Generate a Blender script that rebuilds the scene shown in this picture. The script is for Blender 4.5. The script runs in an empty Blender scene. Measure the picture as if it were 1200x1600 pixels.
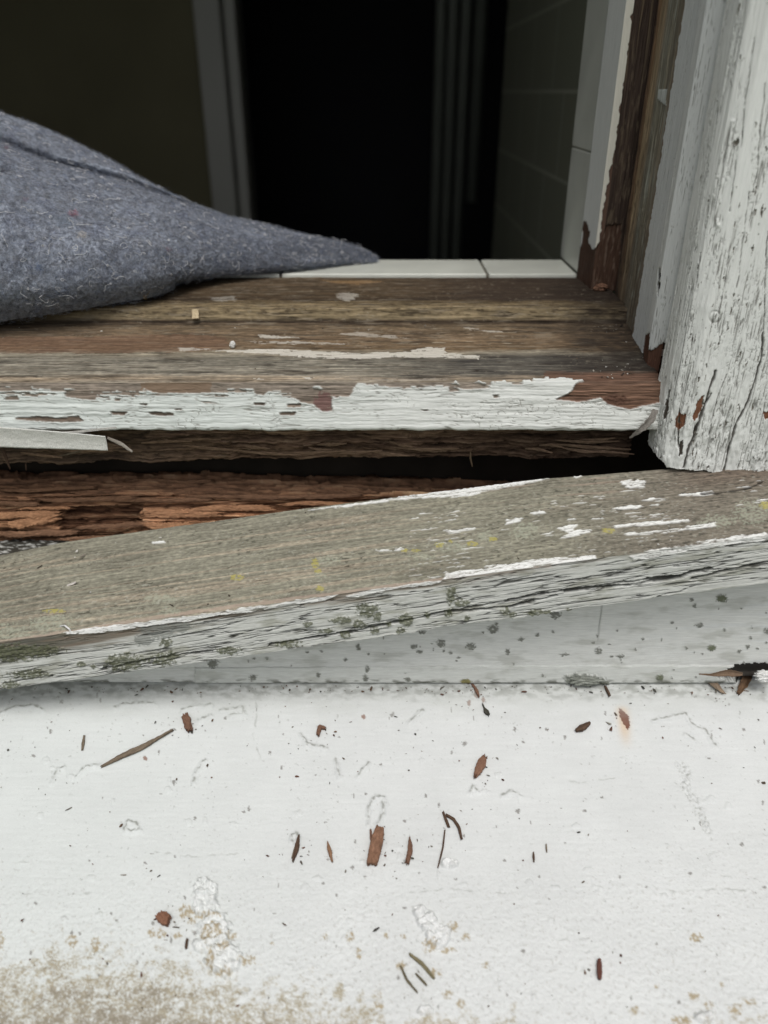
import bpy, math, random
import numpy as np
from mathutils import Vector

# ------------------------------------------------------------------ camera, sky, sun, exposure
sc = bpy.context.scene
col = sc.collection
F_PX = 1202.0
PITCH = math.radians(28.66)
cam_d = bpy.data.cameras.new('camera'); cam = bpy.data.objects.new('camera', cam_d); col.objects.link(cam)
cam.location = (0, 0, 0); cam.rotation_euler = (math.radians(90) - PITCH, 0, 0)
cam_d.sensor_fit = 'VERTICAL'; cam_d.sensor_height = 36.0; cam_d.lens = 36.0 * F_PX / 1600.0
cam_d.clip_start = 0.01; cam_d.clip_end = 500
cam_d.dof.use_dof = True; cam_d.dof.focus_distance = 0.43; cam_d.dof.aperture_fstop = 5.2
sc.camera = cam

SUN_EL, SUN_AZ = math.radians(66), math.radians(176)      # azimuth clockwise from +Y
world = bpy.data.worlds.new('World'); sc.world = world; world.use_nodes = True
wn = world.node_tree; bg = wn.nodes['Background']
sky = wn.nodes.new('ShaderNodeTexSky'); sky.sky_type = 'NISHITA'; sky.sun_disc = False
sky.sun_elevation = SUN_EL; sky.sun_rotation = SUN_AZ
sky.air_density = 1.0; sky.dust_density = 5.0; sky.ozone_density = 1.0
hs = wn.nodes.new('ShaderNodeHueSaturation'); hs.inputs['Saturation'].default_value = 0.28
wn.links.new(sky.outputs[0], hs.inputs['Color']); wn.links.new(hs.outputs[0], bg.inputs[0])
bg.inputs[1].default_value = 0.115
sun_d = bpy.data.lights.new('sun', 'SUN'); sun_d.energy = 1.5; sun_d.angle = math.radians(24); sun_d.color = (1.0, 0.97, 0.93)
sun = bpy.data.objects.new('sun', sun_d); col.objects.link(sun)
dv = Vector((math.sin(SUN_AZ) * math.cos(SUN_EL), math.cos(SUN_AZ) * math.cos(SUN_EL), math.sin(SUN_EL)))
sun.rotation_euler = dv.to_track_quat('Z', 'Y').to_euler(); sun.location = (0, -1, 3)
sc.view_settings.view_transform = 'Standard'; sc.view_settings.look = 'None'
sc.view_settings.gamma = 1.0; sc.view_settings.exposure = 0.0; sc.view_settings.use_curve_mapping = False

# ------------------------------------------------------------------ numeric helpers
CF = np.array([0, math.cos(PITCH), -math.sin(PITCH)]); CU = np.array([0, math.sin(PITCH), math.cos(PITCH)])
def ray(px, py):
    u = (px - 600) / F_PX; v = (800 - py) / F_PX
    return np.array([u, CF[1] + v * CU[1], CF[2] + v * CU[2]])
def P(px, py, Y):                       # point seen at a place of the photo, at distance Y into the wall
    d = ray(px, py); return d * (Y / d[1])
def proj(X):
    f = X @ CF; f = np.where(np.abs(f) < 1e-4, 1e-4, f)
    return 600 + F_PX * X[..., 0] / f, 800 - F_PX * (X @ CU) / f
def lin(r, g, b):
    c = np.array([r, g, b], float) / 255
    return np.where(c < 0.04045, c / 12.92, ((c + 0.055) / 1.055) ** 2.4)
SAT = 0.78
_tab = {}
def _grad(seed):
    if seed not in _tab:
        a = np.random.RandomState(seed).rand(256, 256) * 2 * np.pi
        _tab[seed] = (np.cos(a), np.sin(a))
    return _tab[seed]
def gn(x, y, seed=0):
    gx, gy = _grad(seed)
    xi = np.floor(x).astype(np.int64); yi = np.floor(y).astype(np.int64)
    fx = x - xi; fy = y - yi
    u = fx * fx * fx * (fx * (fx * 6 - 15) + 10); v = fy * fy * fy * (fy * (fy * 6 - 15) + 10)
    def d(ox, oy):
        i = (xi + ox) & 255; j = (yi + oy) & 255
        return gx[i, j] * (fx - ox) + gy[i, j] * (fy - oy)
    a = d(0, 0) * (1 - u) + d(1, 0) * u; b = d(0, 1) * (1 - u) + d(1, 1) * u
    return (a * (1 - v) + b * v) * 1.5
def fbm(x, y, seed=0, o=4, g=0.5):
    r = 0; a = 1; s = 0; k = 1.0
    for i in range(o):
        r = r + a * gn(x * k + 17.3 * i, y * k + 9.1 * i, seed + i); s += a; a *= g; k *= 2.07
    return r / s
def sst(a, b, x):
    t = np.clip((x - a) / (b - a), 0, 1); return t * t * (3 - 2 * t)
def mixc(c, col_, m):
    return c * (1 - m[..., None]) + np.asarray(col_) * m[..., None]
def lift(Pf, a, n=5):                   # old paint curls up along its broken edges
    B = Pf.copy()
    for _ in range(n): B = (B + np.roll(B, 1, 1) + np.roll(B, -1, 1) + np.roll(B, 1, 0) + np.roll(B, -1, 0)) / 5
    return a * 2 * Pf * (1 - B)
def pip(px, py, poly):                  # point in polygon
    r = np.zeros(px.shape, bool); n = len(poly)
    xs = [p[0] for p in poly]; ys = [p[1] for p in poly]
    bb = (px > min(xs)) & (px < max(xs)) & (py > min(ys)) & (py < max(ys))
    if not bb.any(): return r
    x = px[bb]; y = py[bb]; q = np.zeros(x.shape, bool)
    for i in range(n):
        x1, y1 = poly[i]; x2, y2 = poly[(i + 1) % n]
        if y1 == y2: continue
        q ^= ((y1 > y) != (y2 > y)) & (x < (x2 - x1) * (y - y1) / (y2 - y1) + x1)
    r[bb] = q; return r
def pdist(px, py, pts, pad=30):         # distance to a polyline
    D = np.full(px.shape, 1e3)
    xs = [p[0] for p in pts]; ys = [p[1] for p in pts]
    bb = (px > min(xs) - pad) & (px < max(xs) + pad) & (py > min(ys) - pad) & (py < max(ys) + pad)
    if not bb.any(): return D
    x = px[bb]; y = py[bb]; d = np.full(x.shape, 1e3)
    for i in range(len(pts) - 1):
        x1, y1 = pts[i]; x2, y2 = pts[i + 1]; L = (x2 - x1) ** 2 + (y2 - y1) ** 2 + 1e-9
        t = np.clip(((x - x1) * (x2 - x1) + (y - y1) * (y2 - y1)) / L, 0, 1)
        d = np.minimum(d, np.hypot(x - x1 - t * (x2 - x1), y - y1 - t * (y2 - y1)))
    D[bb] = d; return D
def blobs(px, py, L, seed, rag=0.7, sc_=7.0):
    m = np.zeros(px.shape)
    for (x, y, rx, ry) in L:
        bb = (abs(px - x) < rx * 2) & (abs(py - y) < ry * 2)
        if not bb.any(): continue
        d = np.hypot((px[bb] - x) / rx, (py[bb] - y) / ry) + rag * fbm(px[bb] / sc_, py[bb] / sc_, seed, 3, 0.65)
        m[bb] = np.maximum(m[bb], 1 - sst(0.75, 1.0, d))
    return m
def zones(y, st):
    ys = [s[0] for s in st]; cs = np.array([lin(*s[1]) for s in st])
    return np.stack([np.interp(y, ys, cs[:, k]) for k in range(3)], -1)

# ------------------------------------------------------------------ object helpers
def link(o, parent=None):
    col.objects.link(o)
    if parent is not None:
        o.parent = parent; o.matrix_parent_inverse = parent.matrix_world.inverted() if False else o.matrix_parent_inverse
    return o
def tag(o, label=None, cat=None, group=None, kind=None):
    if label: o['label'] = label
    if cat: o['category'] = cat
    if group: o['group'] = group
    if kind: o['kind'] = kind
    return o
def thing(name, label, cat, loc=(0, 0, 0), group=None):
    o = bpy.data.objects.new(name, None); o.empty_display_size = 0.02; col.objects.link(o); o.location = loc
    return tag(o, label, cat, group)
def build(name, V, faces, mat, parent=None, C=None, smooth=True):
    """V (n,3) world positions, faces = list of (k,m) int arrays."""
    V = np.asarray(V, float)
    base = np.array(parent['_o']) if (parent is not None and '_o' in parent) else (np.array(parent.location) if parent is not None else V.mean(0))
    p = parent
    off = np.zeros(3); q = parent
    while q is not None: off = off + np.array(q.location); q = q.parent
    o_loc = V.mean(0)
    me = bpy.data.meshes.new(name)
    W = V - o_loc
    me.vertices.add(len(W)); me.vertices.foreach_set('co', W.astype(np.float32).ravel())
    lv = np.concatenate([f.ravel() for f in faces]).astype(np.int32)
    cnt = np.concatenate([np.full(len(f), f.shape[1]) for f in faces]).astype(np.int32)
    me.loops.add(len(lv)); me.loops.foreach_set('vertex_index', lv)
    st = np.concatenate([[0], np.cumsum(cnt)[:-1]]).astype(np.int32)
    me.polygons.add(len(cnt)); me.polygons.foreach_set('loop_start', st)
    me.update(calc_edges=True); me.validate()
    me.polygons.foreach_set('use_smooth', np.full(len(me.polygons), smooth))
    if C is not None:
        lu = (C @ np.array([.2126, .7152, .0722]))[:, None]; C = np.clip(lu + (C - lu) * SAT, .002, .9)
        at = me.attributes.new('Col', 'FLOAT_COLOR', 'POINT')
        at.data.foreach_set('color', np.concatenate([C, np.ones((len(C), 1))], 1).astype(np.float32).ravel())
    me.materials.append(mat)
    o = bpy.data.objects.new(name, me); col.objects.link(o)
    o.location = tuple(o_loc - off)
    if parent is not None: o.parent = parent
    return o

def grid_faces(M, N, wrap=False, off=0):
    i = np.arange(M - 1)[:, None]; j = np.arange(N if wrap else N - 1)[None, :]
    j2 = (j + 1) % N
    return (np.stack(np.broadcast_arrays(i * N + j, i * N + j2, (i + 1) * N + j2, (i + 1) * N + j), -1).reshape(-1, 4) + off)

class Ctx: pass
def loft(name, rails, segs, mat, fn=None, parent=None, round_it=3, flip=False, zwarp=None):
    """rails: list of (M,3) arrays around a closed profile. segs[i]: subdivisions from rail i to rail i+1."""
    R = len(rails); M = rails[0].shape[0]
    cols_, sid, fr = [], [], []
    for i in range(R):
        a = rails[i]; b = rails[(i + 1) % R]; n = segs[i]
        for k in range(n):
            cols_.append(a + (b - a) * (k / n)); sid.append(i); fr.append(k / n)
    X = np.stack(cols_, 1)                                  # (M,N,3)
    sid = np.array(sid); fr = np.array(fr); N = X.shape[1]
    for _ in range(round_it):                                # rounds the arrises where the mesh is dense
        L = np.roll(X, 1, 1); Rr = np.roll(X, -1, 1)
        w = ((np.linalg.norm(L - X, axis=2) < 0.0022) & (np.linalg.norm(Rr - X, axis=2) < 0.0022))[..., None] * 0.5
        X = X * (1 - w) + (L + Rr) * 0.5 * w
    ds = np.gradient(X, axis=0); dt = (np.roll(X, -1, 1) - np.roll(X, 1, 1))
    Nn = np.cross(ds, dt); Nn /= (np.linalg.norm(Nn, axis=2, keepdims=True) + 1e-12)
    cen = X.mean(1, keepdims=True)
    if ((Nn * (X - cen)).sum(2)).mean() < 0: Nn = -Nn; fl = True
    else: fl = False
    c = Ctx(); c.X = X; c.N = Nn
    c.sid = np.broadcast_to(sid[None], (M, N)); c.fr = np.broadcast_to(fr[None], (M, N))
    c.s = np.concatenate([[0], np.cumsum(np.linalg.norm(np.diff(X[:, 0], axis=0), axis=1))])[:, None] * 1000 + np.zeros((M, N))
    c.t = np.concatenate([[0], np.cumsum(np.linalg.norm(np.diff(X[M // 2], axis=0), axis=1))])[None] * 1000 + np.zeros((M, N))
    c.px, c.py = proj(X)
    C = None
    if fn is not None:
        H, C = fn(c); X = X + Nn * H[..., None]
    if zwarp is not None: X = zwarp(X)
    V = X.reshape(-1, 3)
    F1 = grid_faces(M, N, True)
    if not fl: F1 = F1[:, ::-1]
    # end caps
    V = np.concatenate([V, X[0].mean(0)[None], X[-1].mean(0)[None]])
    j = np.arange(N); a = np.full(N, M * N); b = np.full(N, M * N + 1)
    c0 = np.stack([a, (j + 1) % N, j], 1); c1 = np.stack([b, (M - 1) * N + j, (M - 1) * N + (j + 1) % N], 1)
    if not fl: c0 = c0[:, ::-1]; c1 = c1[:, ::-1]
    if C is not None: C = np.concatenate([C.reshape(-1, 3), C[0].mean(0)[None], C[-1].mean(0)[None]])
    return build(name, V, [F1, c0, c1], mat, parent, np.clip(C, 0.002, 0.95) if C is not None else None)

def box(name, a, b, mat, parent=None, bev=0.0, C=None):
    (x0, y0, z0), (x1, y1, z1) = a, b
    import bmesh
    bm = bmesh.new(); bmesh.ops.create_cube(bm, size=1)
    for v in bm.verts:
        v.co = ((x0 + x1) / 2 + v.co.x * (x1 - x0), (y0 + y1) / 2 + v.co.y * (y1 - y0), (z0 + z1) / 2 + v.co.z * (z1 - z0))
    if bev: bmesh.ops.bevel(bm, geom=bm.edges[:], offset=bev, segments=3, affect='EDGES', profile=0.6)
    off = Vector((0, 0, 0)); q = parent
    while q is not None: off += q.location; q = q.parent
    c = Vector(((x0 + x1) / 2, (y0 + y1) / 2, (z0 + z1) / 2))
    for v in bm.verts: v.co -= c
    me = bpy.data.meshes.new(name); bm.to_mesh(me); bm.free(); me.materials.append(mat)
    o = bpy.data.objects.new(name, me); col.objects.link(o); o.location = c - off
    if parent is not None: o.parent = parent
    return o

# ------------------------------------------------------------------ materials
def weathered(name, rough=0.8, spec=0.3, scale=(900, 900, 900), bump=0.25, dist=0.0003, var=0.12):
    m = bpy.data.materials.new(name); m.use_nodes = True; nt = m.node_tree; nd = nt.nodes; L = nt.links
    b = nd['Principled BSDF']; b.inputs['Roughness'].default_value = rough; b.inputs['Specular IOR Level'].default_value = spec
    at = nd.new('ShaderNodeAttribute'); at.attribute_name = 'Col'
    tc = nd.new('ShaderNodeTexCoord'); mp = nd.new('ShaderNodeMapping'); mp.inputs['Scale'].default_value = scale
    nz = nd.new('ShaderNodeTexNoise'); nz.inputs['Scale'].default_value = 1; nz.inputs['Detail'].default_value = 5; nz.inputs['Roughness'].default_value = 0.65
    L.new(tc.outputs['Object'], mp.inputs[0]); L.new(mp.outputs[0], nz.inputs['Vector'])
    mr = nd.new('ShaderNodeMapRange'); mr.inputs[1].default_value = 0.25; mr.inputs[2].default_value = 0.75
    mr.inputs[3].default_value = 1 - var; mr.inputs[4].default_value = 1 + var; L.new(nz.outputs[0], mr.inputs[0])
    vm = nd.new('ShaderNodeVectorMath'); vm.operation = 'SCALE'; L.new(at.outputs['Color'], vm.inputs[0]); L.new(mr.outputs[0], vm.inputs['Scale'])
    L.new(vm.outputs[0], b.inputs['Base Color'])
    bp = nd.new('ShaderNodeBump'); bp.inputs['Strength'].default_value = bump; bp.inputs['Distance'].default_value = dist
    L.new(nz.outputs[0], bp.inputs['Height']); L.new(bp.outputs[0], b.inputs['Normal'])
    return m
def plain(name, c, rough=0.6, spec=0.4, nscale=40, var=0.1, bump=0.0, metal=0):
    m = bpy.data.materials.new(name); m.use_nodes = True; nt = m.node_tree; nd = nt.nodes; L = nt.links
    b = nd['Principled BSDF']; b.inputs['Roughness'].default_value = rough; b.inputs['Specular IOR Level'].default_value = spec
    b.inputs['Metallic'].default_value = metal
    tc = nd.new('ShaderNodeTexCoord'); nz = nd.new('ShaderNodeTexNoise'); nz.inputs['Scale'].default_value = nscale; nz.inputs['Detail'].default_value = 6
    L.new(tc.outputs['Object'], nz.inputs['Vector'])
    cr = nd.new('ShaderNodeValToRGB'); c = np.array(c)
    cr.color_ramp.elements[0].position = 0.3; cr.color_ramp.elements[1].position = 0.7
    cr.color_ramp.elements[0].color = (*(c * (1 - var)), 1); cr.color_ramp.elements[1].color = (*np.clip(c * (1 + var), 0, 1), 1)
    L.new(nz.outputs[0], cr.inputs[0]); L.new(cr.outputs[0], b.inputs['Base Color'])
    if bump:
        bp = nd.new('ShaderNodeBump'); bp.inputs['Strength'].default_value = bump; bp.inputs['Distance'].default_value = 0.001
        L.new(nz.outputs[0], bp.inputs['Height']); L.new(bp.outputs[0], b.inputs['Normal'])
    return m
M_woodx = weathered('weathered wood and paint, grain along x', spec=0.12, scale=(120, 1800, 1800), bump=0.5, var=0.16)
M_woodz = weathered('weathered wood and paint, grain along z', spec=0.12, scale=(1500, 1500, 130), rough=0.62, bump=0.35, var=0.08)
M_rot = weathered('rotten wood', scale=(160, 1500, 1500), rough=0.95, spec=0.05, bump=0.8, var=0.3)
M_ledge = weathered('painted masonry', scale=(1300, 1300, 1300), rough=0.6, bump=0.35, var=0.05)
M_felt = weathered('felt', scale=(1100, 1100, 1100), rough=1.0, spec=0.05, bump=1.0, dist=0.0006, var=0.35)
M_chip = weathered('splinter wood', scale=(1500, 1500, 1500), rough=0.85, bump=0.6, var=0.3)
M_tile = plain('glazed tile', lin(200, 202, 193), 0.3, 0.5, 30, 0.09)
M_grout = plain('grout', lin(95, 90, 80), 0.9, 0.2, 300, 0.2)
M_int = plain('olive plaster', lin(104, 100, 78), 0.9, 0.2, 5, 0.12)
M_trim = plain('interior trim paint', lin(158, 158, 150), 0.5, 0.4, 6, 0.04)
M_dark = plain('dark timber', (0.03, 0.024, 0.018), 0.9, 0.2, 30, 0.3)
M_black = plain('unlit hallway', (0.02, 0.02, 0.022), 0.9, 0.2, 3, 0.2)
M_pipe = plain('enamelled metal', lin(96, 100, 92), 0.45, 0.5, 20, 0.05)
M_stucco = plain('white stucco', (0.6, 0.6, 0.58), 0.85, 0.2, 60, 0.08, 0.6)
M_grass = plain('lawn', (0.06, 0.09, 0.03), 0.95, 0.1, 20, 0.4, 0.5)

def xs_rail(Y, z, xs): return np.stack([xs, np.full_like(xs, Y) if np.isscalar(Y) else Y, np.full_like(xs, z) if np.isscalar(z) else z], 1)
def rail_x(pts, xs):
    p = np.array(sorted([tuple(q) for q in pts]))
    return np.stack([xs, np.interp(xs, p[:, 0], p[:, 1]), np.interp(xs, p[:, 0], p[:, 2])], 1)

WHITE = lin(205, 210, 206)
GREYW = lin(190, 194, 190)
CREAM = lin(214, 212, 196)
rs = np.random.RandomState(5)

# ------------------------------------------------------------------ setting: ground, house wall, room
def structure(o): o['kind'] = 'structure'; return o
g = box('ground', (-40, -40, -1.35), (40, 40, -1.25), M_grass); structure(g)  # unseen lawn, added for its bounce light

hw = thing('house_wall', 'white stuccoed outside wall surrounding the rotten window', 'wall', (0, 0.46, -1.25))
box('wall_face', (-2.5, 0.425, -0.75), (-0.76, 0.60, 1.6), M_stucco, hw)
box('wall_face', (0.262, 0.425, -0.75), (2.5, 0.60, 1.6), M_stucco, hw)
box('wall_face', (-0.758, 0.425, 0.93), (0.26, 0.60, 1.6), M_stucco, hw)
box('wall_base', (-2.5, 0.05, -1.25), (2.5, 0.60, -0.752), M_stucco, hw)
box('wall_core', (-0.758, 0.47, -0.75), (0.26, 0.60, -0.185), M_dark, hw)

# room behind the window
rm = thing('bathroom', 'dim olive room seen through the open window', 'room', (0, 1.2, -1.25))
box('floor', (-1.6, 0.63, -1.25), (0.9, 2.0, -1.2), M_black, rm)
box('ceiling', (-1.6, 0.55, 1.21), (0.9, 2.0, 1.26), M_int, rm)
box('side_wall', (-1.65, 0.56, -1.2), (-1.6, 2.0, 1.2), M_int, rm)
box('back_wall', (-1.6, 1.5, -1.2), (-0.300, 1.55, 1.2), M_int, rm)
box('lower_wall', (-1.6, 0.602, -1.2), (0.165, 0.628, -0.14), M_int, rm)
box('upper_wall', (-1.6, 0.602, 0.94), (0.4, 0.628, 1.2), M_int, rm)
box('reveal_wall', (-1.6, 0.602, -0.14), (-0.73, 0.628, 0.94), M_int, rm)
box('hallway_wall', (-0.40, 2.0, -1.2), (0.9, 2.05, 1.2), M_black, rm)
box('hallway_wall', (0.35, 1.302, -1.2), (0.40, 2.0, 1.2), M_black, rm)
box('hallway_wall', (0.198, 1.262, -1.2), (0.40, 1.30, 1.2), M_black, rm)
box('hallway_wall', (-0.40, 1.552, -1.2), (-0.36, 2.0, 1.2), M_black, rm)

# tiled side wall with procedural running-bond tiles
m = bpy.data.materials.new('wall tiles'); m.use_nodes = True; nt = m.node_tree; nd = nt.nodes; L = nt.links
b = nd['Principled BSDF']; b.inputs['Roughness'].default_value = 0.55
tc = nd.new('ShaderNodeTexCoord'); sp = nd.new('ShaderNodeSeparateXYZ'); cb = nd.new('ShaderNodeCombineXYZ')
L.new(tc.outputs['Object'], sp.inputs[0]); L.new(sp.outputs[1], cb.inputs[0]); L.new(sp.outputs[2], cb.inputs[1])
bk = nd.new('ShaderNodeTexBrick'); bk.inputs['Scale'].default_value = 1; bk.inputs['Brick Width'].default_value = 0.125; bk.inputs['Row Height'].default_value = 0.075
bk.inputs['Mortar Size'].default_value = 0.0018; bk.inputs['Color1'].default_value = (*lin(122, 123, 106), 1); bk.inputs['Color2'].default_value = (*lin(117, 119, 103), 1)
bk.inputs['Mortar'].default_value = (*lin(150, 150, 134), 1)
L.new(cb.outputs[0], bk.inputs['Vector']); L.new(bk.outputs['Color'], b.inputs['Base Color'])
tw = box('tiled_wall', (0.170, 0.642, -1.2), (0.20, 1.26, 1.2), m)
tag(tw, 'side wall of dull tiles in running bond beyond the white tile reveal', 'tiled wall')

# door frame
df = thing('door_frame', 'pale painted door frame around the black doorway inside', 'door frame', (-0.28, 1.49, -1.2))
for i, (xa, xb, ya) in enumerate([(-0.307, -0.264, 1.470), (-0.262, -0.2425, 1.488)]):
    box('casing' if i == 0 else 'jamb', (xa, ya, -1.2), (xb, 1.56, 1.19), M_trim, df, 0.004)

# slim vertical pipes of a radiator
import bmesh
def tube(bm, a, bq, r, n=14):
    a = Vector(a); bq = Vector(bq); d = (bq - a); q = d.to_track_quat('Z', 'Y')
    ring = []
    for e in (a, bq):
        ring.append([bm.verts.new(e + q @ Vector((r * math.cos(2 * math.pi * k / n), r * math.sin(2 * math.pi * k / n), 0))) for k in range(n)])
    for k in range(n):
        bm.faces.new([ring[0][k], ring[0][(k + 1) % n], ring[1][(k + 1) % n], ring[1][k]])
    bm.faces.new(ring[0][::-1]); bm.faces.new(ring[1])
def bmobj(name, bm, mat, parent=None, smooth=True):
    me = bpy.data.meshes.new(name); bm.normal_update(); bm.to_mesh(me); bm.free(); me.materials.append(mat)
    V = np.zeros(len(me.vertices) * 3); me.vertices.foreach_get('co', V); V = V.reshape(-1, 3); c = V.mean(0)
    me.vertices.foreach_set('co', (V - c).ravel())
    for p_ in me.polygons: p_.use_smooth = smooth
    off = np.zeros(3); q = parent
    while q is not None: off = off + np.array(q.location); q = q.parent
    o = bpy.data.objects.new(name, me); col.objects.link(o); o.location = tuple(c - off)
    if parent is not None: o.parent = parent
    return o
rad = thing('radiator', 'row of slim vertical radiator pipes in the dark beside the tiled wall', 'radiator', (0.14, 1.4, -0.6))
for k, px in enumerate([684, 702, 721, 743]):
    x = P(px, 200, 1.40)[0]; bm = bmesh.new()
    z0 = -0.62 if k < 3 else -0.165
    tube(bm, (x, 1.40, z0), (x, 1.40, 1.15), 0.0085 if k < 3 else 0.0105)
    bmobj('pipe', bm, M_pipe, rad)
bm = bmesh.new(); tube(bm, (0.10, 1.42, 0.006), (0.155, 1.42, 0.006), 0.006); bmobj('cross_bar', bm, M_dark, rad)
box('bracket', (0.098, 1.395, -0.63), (0.158, 1.43, -0.61), M_dark, rad)

# ------------------------------------------------------------------ lower ledge
TL = math.tan(math.radians(12.5)); JY, JZ = 0.36, P(600, 1070, 0.36)[2]
def ledge_z(Y): return JZ - (JY - Y) * TL - 0.0085 * (1 - np.exp(-np.maximum(JY - Y, 0) / 0.028))
def on_ledge(px, py):
    d = ray(px, py); t = (JZ - JY * TL) / (d[2] - TL * d[1])
    for _ in range(30): t = ledge_z(d[1] * t) / d[2] * .7 + t * .3
    return d * t
def ledge():
    Mx, Ny = 1740, 640
    xs = np.concatenate([np.linspace(-0.85, -0.42, 121)[:-1], np.linspace(-0.42, 0.42, 1500), np.linspace(.42, .85, 121)[1:]]); ys = np.concatenate([np.linspace(0.10, 0.40, Ny)])
    Xg, Yg = np.meshgrid(xs, ys, indexing='ij'); Z = ledge_z(Yg)
    X = np.stack([Xg, Yg, Z], -1); px, py = proj(X)
    s = Xg * 1000; t = Yg * 1000
    h = 0.25 * fbm(s / 30, t / 30, 1, 3) + 0.10 * fbm(s / 14, t / 2.0, 11, 3)          # brushed paint
    rough = sst(1230, 1560, py + 60 * fbm(s / 40, t / 40, 21, 3) + 60 * sst(700, 1200, px) * (py > 1150))
    grain = fbm(s / 2.1, t / 2.1, 31, 4, 0.7)
    h += (0.05 + 0.60 * rough) * grain
    bumps = sst(0.3, 0.6, fbm(s / 5, t / 5, 41, 3)) * (0.03 + 0.4 * rough); h += bumps
    # ridges of old paint flaws near the joint: wavy worms
    worms = [[(0, 1118), (20, 1108), (50, 1104), (65, 1110)], [(180, 1108), (200, 1102), (240, 1101)], [(285, 1112), (305, 1105), (330, 1104)],
             [(310, 1128), (330, 1120)], [(345, 1112), (380, 1108), (382, 1117), (360, 1119)], [(320, 1190), (305, 1210), (303, 1225)],
             [(120, 1215), (135, 1200), (158, 1197)], [(470, 1150), (480, 1165), (510, 1172)], [(525, 1190), (530, 1215)], [(575, 1195), (560, 1215)],
             [(1020, 1128), (1060, 1120), (1070, 1118)], [(1068, 1116), (1085, 1138), (1100, 1142), (1118, 1168)], [(1072, 1150), (1085, 1160)],
             [(80, 1225), (90, 1205), (100, 1200)], [(195, 1300), (200, 1286), (213, 1288), (217, 1298), (205, 1302), (195, 1296)],
             [(575, 1290), (578, 1258), (588, 1246), (600, 1248), (598, 1275), (590, 1290)], [(457, 1318), (455, 1308), (464, 1304), (468, 1312), (460, 1318)],
             [(640, 1130), (660, 1112)], [(735, 1240), (738, 1230), (745, 1238)], [(785, 1245), (800, 1238), (812, 1245)]]
    dirt = np.zeros(px.shape)
    wx = px + 3 * fbm(px / 9, py / 9, 51, 2); wy = py + 3 * fbm(px / 9, py / 9, 61, 2)
    for w in worms:
        d = pdist(wx, wy, w, 25); h += 0.95 * np.exp(-(d / 3.6) ** 2)
        d2 = pdist(wx, wy + 3.2, w, 25); dirt = np.maximum(dirt, 0.85 * np.exp(-(d2 / 1.8) ** 2) * sst(-0.3, 0.3, fbm(px / 7, py / 7, 71, 2)))
    # craggy vein at right
    vein = [(1062, 1195), (1075, 1210), (1068, 1228), (1085, 1250), (1095, 1275), (1107, 1297)]
    d = pdist(wx + 4 * fbm(px / 6, py / 6, 81, 2), wy, vein, 30)
    h += 1.6 * np.exp(-(d / 7) ** 2) * fbm(s / 2.4, t / 2.4, 91, 3) ; dirt = np.maximum(dirt, 0.55 * sst(9, 5, d) * sst(-0.1, 0.5, fbm(px / 4, py / 4, 92, 3)))
    for q in [[(395, 1075), (402, 1110), (396, 1150), (408, 1185)], [(860, 1215), (905, 1222), (960, 1216)], [(240, 1330), (300, 1338), (380, 1333)], [(640, 1395), (700, 1388), (790, 1396)], [(1010, 1385), (1060, 1392), (1130, 1388), (1190, 1396)], [(30, 1395), (90, 1400), (170, 1392)]]:
        d = pdist(wx, wy, q, 12); m_ = np.exp(-(d / 1.1) ** 2) * sst(-.3, .3, fbm(px / 18, py / 18, 95, 2)); dirt = np.maximum(dirt, .4 * m_); h -= .25 * m_
    # plaster lumps
    lump = blobs(px, py, [(322, 1405, 22, 34), (335, 1450, 26, 26), (350, 1498, 30, 30), (318, 1478, 18, 14), (683, 1462, 22, 22), (668, 1440, 16, 16), (655, 1425, 10, 12), (702, 1350, 14, 8), (1100, 1590, 16, 10), (665, 1580, 12, 8)], 101, 0.55, 12)
    h += lump * (2.8 + 3.6 * fbm(s / 3.2, t / 3.2, 111, 4, 0.6))
    h += 0.5 * blobs(px, py, [(rs.randint(0, 1200), rs.randint(1180, 1600), rs.randint(3, 9), rs.randint(3, 8)) for _ in range(60)], 112, 0.8, 5)
    # pits and specks
    C = np.zeros(px.shape + (3,)) + lin(201, 204, 203)
    C = mixc(C, lin(226, 227, 226), .6 * lump * sst(-.5, .2, fbm(s / 3, t / 3, 113, 3)))
    C *= (1 + 0.07 * fbm(s / 45, t / 45, 121, 4, .65))[..., None] * (1 + 0.05 * fbm(s / 30, t / 2.2, 131, 4, .6))[..., None]
    C = mixc(C, lin(205, 218, 212), 0.25 * sst(700, 0, px))
    spk = sst(0.36, 0.48, fbm(s / 2.4, t / 2.2, 141, 3, 0.6)) * sst(-0.45, 0.6, fbm(s / 18, t / 18, 142, 3))
    C = mixc(C, lin(120, 118, 110), 0.5 * spk); h -= 0.12 * spk
    spk2 = sst(0.22, 0.40, grain) * rough
    C = mixc(C, lin(158, 154, 144), 0.5 * spk2)
    crumb = blobs(px, py, [(rs.randint(0, 1200), int(1085 + 500 * rs.rand() ** 1.2), rs.uniform(.8, 3.4), rs.uniform(.8, 4.5)) for _ in range(150)], 143, 1.0, 2.2)
    C = mixc(C, lin(100, 94, 84), 0.7 * crumb); h += 0.15 * crumb
    # tan algae crust at the lower left and along the lower edge
    edge = np.interp(px, [-300, 0, 60, 150, 260, 330, 400, 480, 560, 640, 720, 800, 900, 1000, 1060, 1120, 1200, 1500], [1470, 1478, 1490, 1472, 1482, 1520, 1528, 1532, 1560, 1588, 1590, 1600, 1630, 1612, 1590, 1588, 1596, 1600])
    dd = (py - edge) / 75 + 1.1 * fbm(px / 60, py / 45, 151, 3, 0.6) + 1.0 * fbm(px / 15, py / 15, 152, 3, 0.6)
    al = sst(-0.05, 0.5, dd)
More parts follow.
